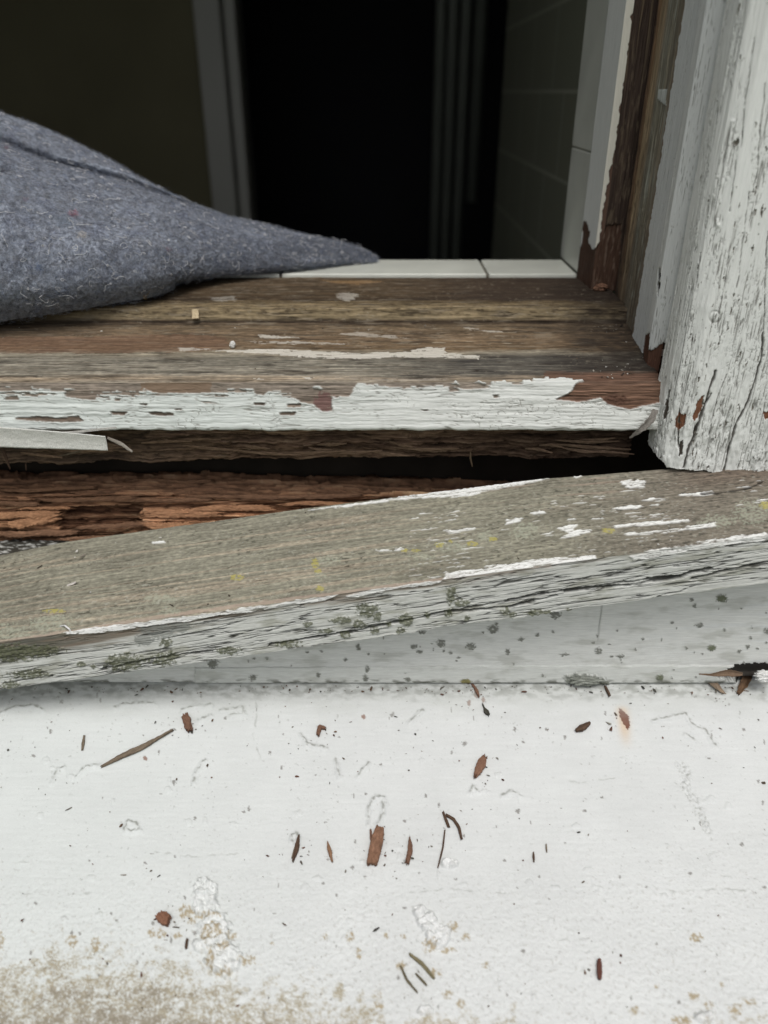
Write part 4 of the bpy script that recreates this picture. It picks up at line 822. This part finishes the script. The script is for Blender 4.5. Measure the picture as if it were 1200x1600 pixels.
# parts of the sill that hang off it
fl = [P(-150, 672, .4045), P(-60, 676, .4025), P(0, 682, .4015), P(60, 685, .400), (P(110, 688, .3985)), P(167, 692, .397)]
strip('paint_flake', fl, [.014, .0135, .0132, .0125, .0110, .0092], .0007, [(196, 196, 188), (226, 227, 220)], M_chip, ws, (0, -1, -.12), 50, .06, n=90, k=15, jag=.06)['label'] = 'long pale paint strip peeled down off the nose of the sill'
strip('sliver', [P(168, 684, .405), P(190, 694, .402), P(207, 706, .400)], [.0014, .0022, .0012], .0006, [(120, 112, 100), (160, 152, 140)], M_chip, ws, (0, -1, .2), 51)
strip('sliver', [P(0, 692, .42), P(8, 712, .418), (P(16, 733, .417))], [.0014, .002, .0006], .0008, DB, M_chip, ws, (0, -1, 0), 52)
strip('sliver', [P(735, 706, .43), P(735, 716, .428), P(738, 729, .427)], [.0008, .0012, .0005], .0006, [(100, 80, 54), (140, 116, 84)], M_chip, ws, (0, -1, 0), 53)
strip('sliver', [P(85, 715, .425), P(120, 706, .42), P(150, 700, .42)], [.0004, .0012, .0008], .0006, GB, M_chip, ws, (0, -1, 0), 54)
strip('sliver', [P(984, 684, .403), P(1000, 672, .400), P(1018, 655, .400), P(1024, 640, .402)], [.0008, .003, .0042, .003], .0012, [(84, 74, 66), (150, 146, 138)], M_chip, ws, (-.3, -1, 0), 55, .2, jag=.6)
strip('sliver', [P(40, 724, .425), P(41, 735, .424)], [.0006, .0010, .0004], .0006, DB, M_chip, ws, (0, -1, 0), 56)
for i in range(26):
    x_ = rq.uniform(-20, 960); L_ = rq.uniform(25, 110); y_ = rq.uniform(683, 708); yb_ = y_ + rq.uniform(-3, 9)
    strip('sliver', [P(x_, y_, .4235), P(x_ + L_ * .5, (y_ + yb_) / 2 + rq.uniform(-3, 3), .4205), P(x_ + L_, yb_, .420 - .003 * rq.rand())], [.0008, .0018 + .001 * rq.rand(), .0006], .0009, [(76, 58, 45), (168, 136, 106)], M_rot, ws, (0, -1, 0), 300 + i, n=40, k=7, jag=.5)
strip('sliver', [P(55, 678, .4015), P(120, 675, .4015), P(182, 668, .4030)], [.0005, .0014, .0010], .0006, [(150, 146, 136), (205, 204, 196)], M_chip, ws, (0, -1, .1), 57, .1, jag=.1)

# ------------------------------------------------------------------ tiled inner sill and reveal
ts = thing('tile_sill', 'row of white glazed tiles along the inside of the window sill', 'tile sill', (-0.2, 0.60, -0.16))
for k, xa in enumerate([0.0765, -0.0745, -0.2255, -0.3765, -0.5275, -0.6785]):
    box('tile', (xa, .5745, -.1265), (min(xa + .1492, .1405), .6290, -.1165), M_tile, ts, .0012)
box('grout_bed', (-.728, .575, -.1395), (.1405, .6285, -.1185), M_grout, ts)
tr = thing('tile_reveal', 'white glazed tiles lining the right side of the window opening', 'tile reveal', (0.155, 0.605, -0.11))
z = -.1163
for k in range(9):
    z1 = -.0358 if k == 0 else z + .118
    box('tile', (.1412, .5755, z), (.150, .6395, z1 - .0011), M_tile, tr, .0012); z = z1
M_gr2 = plain('pale grout', lin(150, 148, 138), .9, .2, 300, .2)
box('grout_bed', (.1425, .576, -.117), (.168, .639, z), M_gr2, tr)

# ------------------------------------------------------------------ window frame, right side
wf = thing('window_frame', 'weathered wooden window frame with rotten brown channel and flaking grey paint', 'window frame', (0.17, 0.47, -0.13))
def zrails(plan, zb, zs):
    """plan: list of (x,Y); zs: heights above bottom"""
    return [np.stack([np.full_like(zs, x), np.full_like(zs, y), zs], 1) for x, y in plan]
def zst(z0, dense_top, n, top):
    return np.concatenate([np.linspace(z0, dense_top, n), np.linspace(dense_top, top, 40)[1:]])
def Z(c): return c.X[..., 2] * 1000
# inner stop with thick cream paint edge
def f_inner(c):
    px, py = c.px, c.py; z = Z(c); t = c.t
    g = fbm(t / .8, z / 30, 901, 4, .6); h = .10 * g + .12 * fbm(t / 4, z / 60, 902, 2)
    C = np.zeros(px.shape + (3,)) + lin(208, 211, 207); C *= (1 + .05 * g)[..., None]
    edge = c.sid >= 1; cream = (c.sid == 1)
    C = np.where(cream[..., None], lin(222, 219, 204), C)
    back = c.sid > 1; C = np.where(back[..., None], lin(96, 76, 62), C)
    # paint film broken back from the front edge in a ragged line lower down
    wx = px + 4 * fbm(z / 9, t / 4, 903, 3)
    rag = cream & (c.fr > sst(330, 215, py) * .55 + .42 + .5 * fbm(z / 6, t * 0, 904, 3)); C = np.where(rag[..., None], lin(104, 78, 64), C); h = np.where(rag, h - .5, h)
    wy = py + 5 * fbm(z / 7, t / 3, 905, 3)
    rot = pip(wx, wy, [(895, 480), (902, 400), (908, 375), (911, 346), (917, 345), (921, 362), (919, 376), (925, 392), (932, 385), (940, 372), (948, 352), (970, 350), (970, 480)])
    Cr = lin(84, 60, 46) * (1 + .5 * fbm(t / 1.2, z / 14, 906, 4))[..., None]; Cr = mixc(Cr, lin(132, 110, 92), .6 * sst(.1, .4, fbm(t / 2, z / 10, 907, 3)) * sst(918, 935, px))
    C = np.where(rot[..., None], Cr, C); h = np.where(rot, -.6 + .5 * fbm(t / 1.2, z / 10, 908, 3), h + .1)
    Cb = lin(70, 56, 48) * (1 + .5 * g + .4 * fbm(t / 3, z / 70, 909, 3))[..., None]; Cb = mixc(Cb, lin(124, 106, 80), .6 * sst(.02, .3, fbm(t / 2.6, z / 80, 918, 3)) * sst(-.08, .04, c.X[..., 2])); Cb = mixc(Cb, lin(112, 96, 76), .7 * sst(.05, .35, fbm(t / 2.4, z / 16, 910, 4, .65)) * sst(.06, -.02, c.X[..., 2])); C = np.where((back & ~rot)[..., None], Cb, C); h = np.where(back & ~rot, h + .6 * g, h)
    return h * .001, C
zs = zst(-.121, .12, 520, .93)
loft('inner_stop', zrails([(.1402, .5740), (.1425, .5405), (.1470, .5398), (.166, .5398), (.166, .574)], 0, zs), [80, 26, 60, 4, 4], M_woodz, f_inner, wf, round_it=1)
# sash channel
def f_chan(c):
    px, py = c.px, c.py; z = Z(c); Y = c.X[..., 1] * 1000; t = c.t
    g = fbm(t / 1.6, z / 30, 911, 4, .65); g2 = fbm(t / 4, z / 90, 912, 3)
    yw = Y + 1.2 * fbm(z / 40, t / 3, 913, 3)
    C = zones(-yw, [(-540, (58, 46, 40)), (-531, (74, 58, 48)), (-527, (88, 70, 54)), (-522, (110, 84, 60)), (-519, (118, 90, 60)), (-516, (150, 128, 94)), (-508, (146, 126, 96)), (-504, (130, 118, 98)), (-496, (126, 122, 106)), (-488, (122, 116, 98)), (-480, (120, 112, 96)), (-471, (128, 112, 90))])
    C *= np.exp(.75 * g + .5 * g2)[..., None]
    low = sst(-.055, -.115, c.X[..., 2] + .02 * fbm(t / 6, z / 20, 914, 3)); C = mixc(C, lin(92, 78, 62), .6 * low)
    mold = sst(.02, .3, fbm(t / 3, z / 12, 915, 4, .65)) * sst(.03, -.06, c.X[..., 2]); C = mixc(C, lin(46, 38, 33), .6 * mold * sst(-500, -512, -Y))
    h = .7 * g + .8 * g2 - .3 * mold
    pp = pip(px + 3 * fbm(z / 5, t / 2, 916, 2), py, [(1032, 139), (1047, 140), (1045, 165), (1031, 155)]); C = mixc(C, lin(186, 192, 188), .9 * pp); h += .4 * pp
    dr = pip(px + 3 * fbm(z / 10, t / 2, 917, 3), py, [(990, -50), (1030, -50), (1026, 40), (1005, 45), (985, 48)]); C = mixc(C, lin(62, 46, 38), .7 * dr)
    rd = sst(.25, .45, fbm(t / 1.5, z / 30, 918, 3)) * sst(-480, -474, -Y); C = mixc(C, lin(128, 84, 54), .7 * rd)
    gp = sst(.1, .35, fbm(t / 2.2, z / 30, 919, 3)) * sst(-506, -500, -Y); C = mixc(C, lin(150, 154, 144), .55 * gp)
    h += 1.3 * sst(-503, -499, -Y)
    return h * .001, C
zs = zst(-.1335, .12, 520, .93)
loft('sash_channel', zrails([(.1600, .5395), (.1595, .528), (.1568, .5265), (.1564, .5025), (.1566, .4715), (.175, .4715), (.175, .5395)], 0, zs), [34, 8, 66, 84, 4, 4, 4], M_woodz, f_chan, wf, round_it=1)
# grey painted outer stop
def peel(c, C, h, polys, woodc, seed, amt=.4):
    z = Z(c); t = c.t; wx = c.px + 2.5 * fbm(t / 1.5, z / 6, seed, 3); wy = c.py + 5 * fbm(t / 2, z / 8, seed + 5, 3)
    m_ = np.zeros(c.px.shape, bool)
    for q in polys: m_ |= pip(wx, wy, q)
    W = lin(*woodc) * (1 + .45 * fbm(t / .9, z / 22, seed + 9, 4))[..., None]
    return np.where(m_[..., None], W, C), np.where(m_, h - amt, h)
def f_stop(c):
    px, py = c.px, c.py; z = Z(c); t = c.t
    g = fbm(t / .7, z / 30, 921, 4, .6); h = .12 * g + .15 * fbm(t / 3, z / 40, 922, 3)
    C = np.zeros(px.shape + (3,)) + lin(206, 210, 209); C *= (1 + .06 * g)[..., None]
    ck = sst(.93, .985, 1 - abs(fbm(t / 1.6, z / 40, 923, 3)) * 1.3) * sst(.0, .3, fbm(t / 5, z / 50, 924, 2) + .25 * (c.sid >= 2)); C = mixc(C, lin(96, 92, 84), .7 * ck); h -= .3 * ck
    C = mixc(C, lin(212, 214, 210), .6 * ((c.sid == 3))); C = mixc(C, lin(104, 100, 92), .8 * ((c.sid == 1) | (c.sid == 2)) * sst(-.4, .2, fbm(z / 30, t, 928, 3)))  # groove dirt, doubling as shade put into the colour
    nk = sst(.3, .42, fbm(t / 1.2, z / 1.6, 925, 3)) * sst(.1, .4, fbm(t / 5, z / 14, 926, 2)); C = mixc(C, lin(120, 116, 106), .5 * nk); h -= .2 * nk
    C, h = peel(c, C, h, [[(998, 600), (1002, 562), (1008, 522), (1015, 520), (1013, 548), (1022, 545), (1032, 538), (1045, 530), (1045, 610), (1000, 610)]], (98, 66, 50), 927, .7)
    C, h = peel(c, C, h, [[(1028, 420), (1032, 418), (1032, 438), (1028, 462), (1026, 460)]], (54, 46, 40), 930, 1.2)
    er = (c.sid == 0) & (c.fr < .05 + .16 * fbm(z / 9, t * 0, 933, 4, .65)); C = np.where(er[..., None], lin(128, 112, 92), C)
    return h * .001, C
zs = zst(-.1425, .12, 560, .93)
loft('outer_stop', zrails([(.1538, .4712), (.1540, .4460), (.1600, .4448), (.1522, .4420), (.1520, .4335), (.1570, .4250), (.176, .4250), (.176, .4712)], 0, zs), [64, 6, 12, 24, 28, 4, 4, 4], M_woodz, f_stop, wf, round_it=1)
# outer casing board
def f_casing(c):
    px, py = c.px, c.py; z = Z(c); t = c.t
    t = t + .4 * fbm(t / 14, z / 90, 940, 2)
    g = fbm(t / 1.5, z / 34, 941, 4, .65); h = .34 * g + .18 * fbm(t / 7, z / 70, 942, 3)
    C = np.zeros(px.shape + (3,)) + lin(222, 225, 221); C *= (1 + .05 * g + .04 * fbm(t / 10, z / 30, 943, 3))[..., None]
    # fine vertical checking, denser low down
    den = fbm(t / 9, z / 40, 945, 3) + .25 * sst(.0, -.15, c.X[..., 2])
    ck = sst(.90, .975, 1 - abs(fbm(t / 1.7, z / 34, 944, 2)) * 1.2) * sst(-.05, .25, den)
    ck2 = sst(.95, .99, 1 - abs(fbm(t / .9, z / 9, 946, 2)) * 1.3) * sst(-.1, .2, den)
    ck = np.maximum(ck, .7 * ck2)
    C = mixc(C, lin(98, 95, 88), .75 * ck); h -= .5 * ck
    wx = px + 2.5 * fbm(t / 3, z / 8, 947, 3); wy = py
    for q, w_ in [([(1193, 520), (1190, 560), (1172, 620), (1150, 665), (1140, 700), (1130, 738)], 2.6), ([(1118, 580), (1108, 610), (1100, 640), (1085, 680), (1075, 705), (1068, 735)], 3.0), ([(1200, 360), (1196, 420), (1193, 520)], 1.5),
                  ([(1112, 615), (1095, 645), (1080, 690)], 1.8), ([(1045, 610), (1040, 655)], 1.8), ([(1140, 400), (1128, 470), (1120, 520)], 1.0), ([(1095, 395), (1085, 455)], 1.2), ([(1135, 585), (1120, 625), (1108, 680)], 1.4), ([(1062, 640), (1058, 690), (1060, 700)], 2.0),
                  ([(1178, 60), (1165, 150), (1158, 230)], 1.0), ([(1196, 130), (1188, 200), (1183, 280)], 1.0), ([(1150, 250), (1140, 330)], .9), ([(1170, 300), (1160, 380), (1152, 450)], 1.0)]:
        w_ = w_ * (.62 if w_ > 1.5 else .4); d = pdist(wx, wy, q, 14) - .9 * fbm(z / 5, t * 0, 948, 2); m_ = sst(w_ + .6, max(.05, w_ - .8), d); C = mixc(C, lin(58, 50, 42), .9 * m_); h -= (.5 + .35 * w_) * m_
    C, h = peel(c, C, h, [[(1055, 655), (1060, 646), (1072, 647), (1069, 665), (1060, 672), (1054, 668)], [(1092, 622), (1100, 618), (1096, 640), (1086, 660), (1082, 655)], [(1193, 645), (1202, 640), (1204, 655), (1195, 655)]], (126, 80, 52), 950, .5)
    C, h = peel(c, C, h, [[(1062, 690), (1068, 690), (1066, 712), (1060, 712)], [(1040, 625), (1044, 622), (1040, 655), (1037, 655)]], (66, 60, 52), 955, .6)
    chp = (fbm(t / 2.2, z / 9, 962, 4, .6) > .36) & (den > -.15) & (fbm(t / 14, z / 30, 963, 2) > -.1); Pk = 1 - chp.astype(float)
    C = np.where(chp[..., None], lin(122, 116, 104) * np.exp(.8 * g)[..., None], C); h = h - .5 * chp + lift(Pk, .35, 4)
    # nail head under the paint
    d = np.hypot(px - 1117, py - 495); h += .25 * sst(9, 5, d) - .25 * np.exp(-((d - 9) / 1.6) ** 2); C = mixc(C, lin(120, 118, 110), .4 * np.exp(-((d - 9) / 1.3) ** 2))
    h += .3 * np.exp(-(np.hypot(px - 1100, py - 480) / 9) ** 2)
    # thick ridge where old paint was scraped
    d = pdist(px, py, [(1145, 190), (1140, 230), (1125, 300), (1117, 340), (1122, 352)], 12); h += .6 * np.exp(-(d / 3.2) ** 2)
    # swelling and lumps near the foot
    low = sst(-.10, -.185, c.X[..., 2]); h += low * (1.4 * fbm(t / 7, z / 16, 960, 3) + .4 * fbm(t / 2, z / 5, 961, 3))
    return h * .001, C
zs = zst(-.1865, .13, 760, .97)
def zw(X):
    X = X.copy(); x = X[..., 0]; w = np.exp(-(X[..., 2] + .1865) / .012)
    ed = np.interp(x, [.150, .1535, .156, .160, .175, .185, .197, .203, .21, .26], [.011, .008, .0035, .0008, .0006, -.0004, -.0022, -.0006, .0005, .002]) + .0011 * fbm(x * 1000 / 3, X[..., 1] * 300, 970, 4, .7) * 1.8
    X[..., 2] += w * ed; return X
loft('outer_casing', zrails([(.1640, .4172), (.1545, .4160), (.1552, .4020), (.1575, .3955), (.1640, .3905), (.1990, .3870), (.2080, .3835), (.258, .3830), (.258, .4185)], 0, zs), [6, 40, 20, 26, 110, 30, 110, 4, 6], M_woodz, f_casing, wf, round_it=2, zwarp=zw)
# the side of the frame out of view: plain boards with the same sections
def f_plain(c):
    z = Z(c); g = fbm(c.t / 1.5, z / 30, 981, 3); C = np.zeros(z.shape + (3,)) + lin(188, 192, 188); return g * .0002, C * (1 + .08 * g)[..., None]
zs = zst(-.118, .3, 80, .93)
loft('outer_casing', zrails([(-.758, .385), (-.725, .385), (-.725, .425), (-.758, .425)], 0, np.linspace(-.17, .93, 120)), [8, 8, 4, 4], M_woodz, f_plain, wf)
loft('outer_stop', zrails([(-.757, .426), (-.727, .426), (-.727, .57), (-.757, .57)], 0, zs), [8, 20, 4, 4], M_woodz, f_plain, wf)
xs = np.linspace(-.757, .257, 200)
loft('head_casing', [xs_rail(.39, .885, xs), xs_rail(.39, .975, xs), xs_rail(.57, .975, xs), xs_rail(.57, .885, xs)], [8, 8, 4, 8], M_woodx, lambda c: (c.s * 0, np.zeros(c.s.shape + (3,)) + lin(188, 192, 188)), wf)

# ------------------------------------------------------------------ grey felt blanket
bl = thing('blanket', 'thick grey blue felt moving blanket folded over the sill, dotted with pale fibres', 'blanket', (-0.2, 0.58, -0.118))
def prail(L, pxs):
    a = np.array(L, float); r = np.array([P(p, np.interp(p, a[:, 0], a[:, 1]), np.interp(p, a[:, 0], a[:, 2])) for p in pxs])
    e0, e1 = r[0].copy(), r[-1].copy()
    for _ in range(220): r[1:-1] = (r[:-2] + 2 * r[1:-1] + r[2:]) / 4
    return r
FS = {}
def f_felt(key):
    def fn(c):
        px, py = c.px, c.py; s = c.s; t = c.t
        n0 = fbm(s / 3.2, t / 3.2, 1001, 4, .75); n1 = fbm(s / 9, t / 9, 1002, 3); n2 = fbm(s / 60, t / 40, 1003, 3)
        a = fbm((s + t) / 1.5, (s - t) / 7, 1004, 3, .6); b = fbm((s + .4 * t) / 8, (t - .3 * s) / 1.4, 1005, 3, .6)
        C = np.zeros(px.shape + (3,)) + lin(134, 142, 156)
        C = mixc(C, lin(98, 99, 104), .55 * sst(-.1, .4, n1)); C = mixc(C, lin(92, 100, 122), .5 * sst(.0, .5, fbm(s / 15, t / 15, 1006, 3)))
        C *= np.exp(1.05 * n0)[..., None]
        C = mixc(C, lin(168, 170, 182), .55 * sst(.28, .5, a)); C = mixc(C, lin(150, 154, 170), .5 * sst(.3, .52, b)); C = mixc(C, lin(36, 36, 46), .6 * sst(.32, .55, -n0))
        for (x, y, r, cc) in [(115, 333, 9, (170, 62, 84)), (264, 390, 6, (120, 90, 106)), (100, 345, 16, (118, 134, 152)), (62, 418, 7, (106, 126, 158)), (128, 368, 9, (170, 164, 154)), (10, 228, 5, (130, 80, 90)), (40, 310, 5, (112, 90, 108)), (6, 262, 12, (40, 42, 56))]:
            C = mixc(C, lin(*cc), .55 * blobs(px, py, [(x, y, r, r * .75)], 1007, .9, 5))
        h = .8 * n0 + .9 * n1 + 2.0 * n2 + .15 * a
        FS[key] = (c.X.copy(), c.N.copy(), C.copy())
        return h * .001, C
    return fn
pxs = np.concatenate([np.linspace(-640, -260, 130)[:-1], np.linspace(-260, 560, 560), np.linspace(560, 584, 30)[1:]])
sb = [(-260, 545, .462), (-100, 520, .470), (0, 503, .476), (100, 487, .481), (230, 467, .500), (280, 450, .530), (330, 439, .551), (400, 432, .566), (480, 423, .582), (540, 414, .603), (584, 408.5, .616)]
low = prail(sb, pxs)
b1 = prail([(-260, 500, .446), (0, 462, .460), (100, 452, .466), (230, 436, .489), (330, 420, .545), (400, 416, .562), (480, 409, .582), (540, 404, .603), (584, 408, .616)], pxs)
b2 = prail([(-260, 400, .462), (0, 380, .474), (100, 385, .482), (230, 388, .503), (330, 388, .552), (400, 390, .568), (480, 393, .590), (540, 396, .607), (584, 407.5, .617)], pxs)
b3 = prail([(-260, 260, .512), (0, 275, .52), (100, 305, .526), (230, 335, .545), (330, 355, .572), (400, 366, .585), (480, 378, .600), (540, 387, .614), (570, 396, .616), (584, 404, .618)], pxs)
b4 = prail([(-260, 150, .575), (0, 219, .572), (80, 252, .570), (200, 281, .580), (260, 304, .590), (300, 322, .594), (330, 331, .598), (400, 346, .606), (480, 366, .612), (540, 380, .618), (565, 389, .619), (584, 402, .620)], pxs)
b5 = b4 + np.array([0, .012, -.004]); tz = -.1155
b6 = b4.copy(); b6[:, 1] += .02; b6[:, 2] = np.maximum(tz, b4[:, 2] - .05)
b7 = b6.copy(); b7[:, 2] = tz + .0005
b8 = low.copy(); b8[:, 2] -= .0; b8[:, 1] += .006
def catm(rails, n_open):           # smooth the visible profile between rails
    return rails
loft('lower_fold', [low, b1, b2, b3, b4, b5, b6, b7], [24, 60, 80, 70, 12, 10, 6, 40], M_felt, f_felt('a'), bl, round_it=260)
# upper layer behind
pxs2 = np.concatenate([np.linspace(-640, -260, 130)[:-1], np.linspace(-260, 345, 420)])
u0 = prail([(-260, 190, .596), (0, 235, .592), (80, 262, .590), (200, 292, .598), (260, 312, .604), (345, 340, .608)], pxs2)
u1 = prail([(-260, 110, .590), (0, 206, .583), (80, 240, .583), (200, 272, .590), (260, 298, .597), (345, 338, .606)], pxs2)
u2 = prail([(-260, 80, .605), (0, 188, .602), (60, 207, .602), (120, 235, .604), (165, 254, .606), (240, 295, .610), (290, 319, .612), (345, 336.5, .611)], pxs2)
u3 = prail([(-260, 62, .63), (0, 176, .628), (60, 195, .626), (120, 224, .624), (165, 245, .622), (240, 290, .622), (290, 316, .620), (345, 335, .616)], pxs2)
u4 = u3 + np.array([0, .03, -.012]); u5 = u4.copy(); u5[:, 2] = tz
u6 = u0.copy(); u6[:, 2] = tz; u6[:, 1] += .004
loft('upper_fold', [u0, u1, u2, u3, u4, u5, u6], [20, 24, 26, 20, 6, 6, 6], M_felt, f_felt('b'), bl, round_it=25)

def fibres(name, n, rad_, ln, spread, colf, seed, keys=('a', 'b'), lift=.0002, nseg=6, curly=1.0):
    r = np.random.RandomState(seed); VV, FF, CC = [], [], []
    P0, N0, C0 = [], [], []
    for k_, w in zip(keys, (.82, .18) if len(keys) == 2 else (1,)):
        X, N, C = FS[k_]; px, py = proj(X); ok = np.argwhere((px > -140) & (px < 600) & (X[..., 2] > -.125) & (N[..., 1] < .35))
        sel = ok[r.randint(0, len(ok), int(n * w))]; P0.append(X[sel[:, 0], sel[:, 1]]); N0.append(N[sel[:, 0], sel[:, 1]]); C0.append(C[sel[:, 0], sel[:, 1]])
    P0 = np.concatenate(P0); N0 = np.concatenate(N0); C0 = np.concatenate(C0); n = len(P0)
    P0 = P0 + r.randn(n, 3) * .0003
    T = r.randn(n, 3); T -= N0 * (T * N0).sum(1, keepdims=True); T /= np.linalg.norm(T, axis=1, keepdims=True)
    B = np.cross(N0, T); L = ln * (.4 + r.rand(n)); ang = r.rand(n) * 0
    cur = P0 + N0 * lift; pts = [cur]; k1 = (r.randn(n)) * 1.0 * curly; up = r.rand(n) * spread
    for i in range(nseg):
        ang = ang + k1 * .5 + r.randn(n) * .45 * curly
        d = T * np.cos(ang)[:, None] + B * np.sin(ang)[:, None] + N0 * (up * (1 - 1.6 * i / nseg))[:, None]
        cur = cur + d * (L / nseg)[:, None]; pts.append(cur)
    pts = np.stack(pts, 1); S = nseg + 1                      # (n,S,3)
    e1 = N0[:, None, :] + 0 * pts; tn = np.gradient(pts, axis=1); tn /= np.linalg.norm(tn, axis=2, keepdims=True) + 1e-12
    e2 = np.cross(tn, e1); e2 /= np.linalg.norm(e2, axis=2, keepdims=True) + 1e-12; e1 = np.cross(e2, tn)
    V = np.stack([pts + rad_ * (math.cos(a) * e1 + math.sin(a) * e2) for a in (0, 2.094, 4.189)], 2)   # n,S,3,3
    V = V.reshape(-1, 3); base = (np.arange(n) * S * 3)[:, None, None]; i = (np.arange(S - 1) * 3)[None, :, None]; j = np.arange(3)[None, None, :]; j2 = (j + 1) % 3
    F = np.stack(np.broadcast_arrays(base + i + j, base + i + j2, base + i + 3 + j2, base + i + 3 + j), -1).reshape(-1, 4)
    C = np.repeat(colf(C0, r), S * 3, axis=0)
    o = build(name, V, [F], M_felt, bl, np.clip(C, .003, .9)); o['kind'] = 'stuff'; return o
def cf(C0, r): 
    n = len(C0); b = lin(126, 134, 150) * (.35 + 1.3 * r.rand(n, 1)); w = r.rand(n) < .24; b[w] = lin(176, 178, 186) * (.6 + .4 * r.rand(w.sum(), 1)); k = r.rand(n) < .03; b[k] = lin(70, 100, 150); return b
fibres('fuzz', 42000, .00006, .0050, .8, cf, 1)
def cw(C0, r): n = len(C0); return lin(222, 222, 226) * (.65 + .5 * r.rand(n, 1))
fibres('pale_fibres', 620, .00017, .0080, .5, cw, 2, nseg=10, lift=.0006, curly=1.1)
# wisp of yellow fibre caught under the blanket
bm = bmesh.new(); r_ = random.Random(3); c0 = Vector(P(226, 467, .500))
for k in range(9):
    a = c0 + Vector((r_.uniform(-.002, .002), r_.uniform(-.001, .001), r_.uniform(0, .002)))
    bq = a + Vector((r_.uniform(-.004, .006), r_.uniform(-.003, .0), r_.uniform(-.0015, .006))); tube(bm, a, bq, .00013, 5)
o = bmobj('fibre_wisp', bm, plain('straw fibre', lin(150, 122, 60), .9)); tag(o, 'tiny yellow wisp of fibre caught under the edge of the blanket', 'fibre')

for o in bpy.data.objects:
    if o.name.startswith('_'): bpy.data.objects.remove(o)
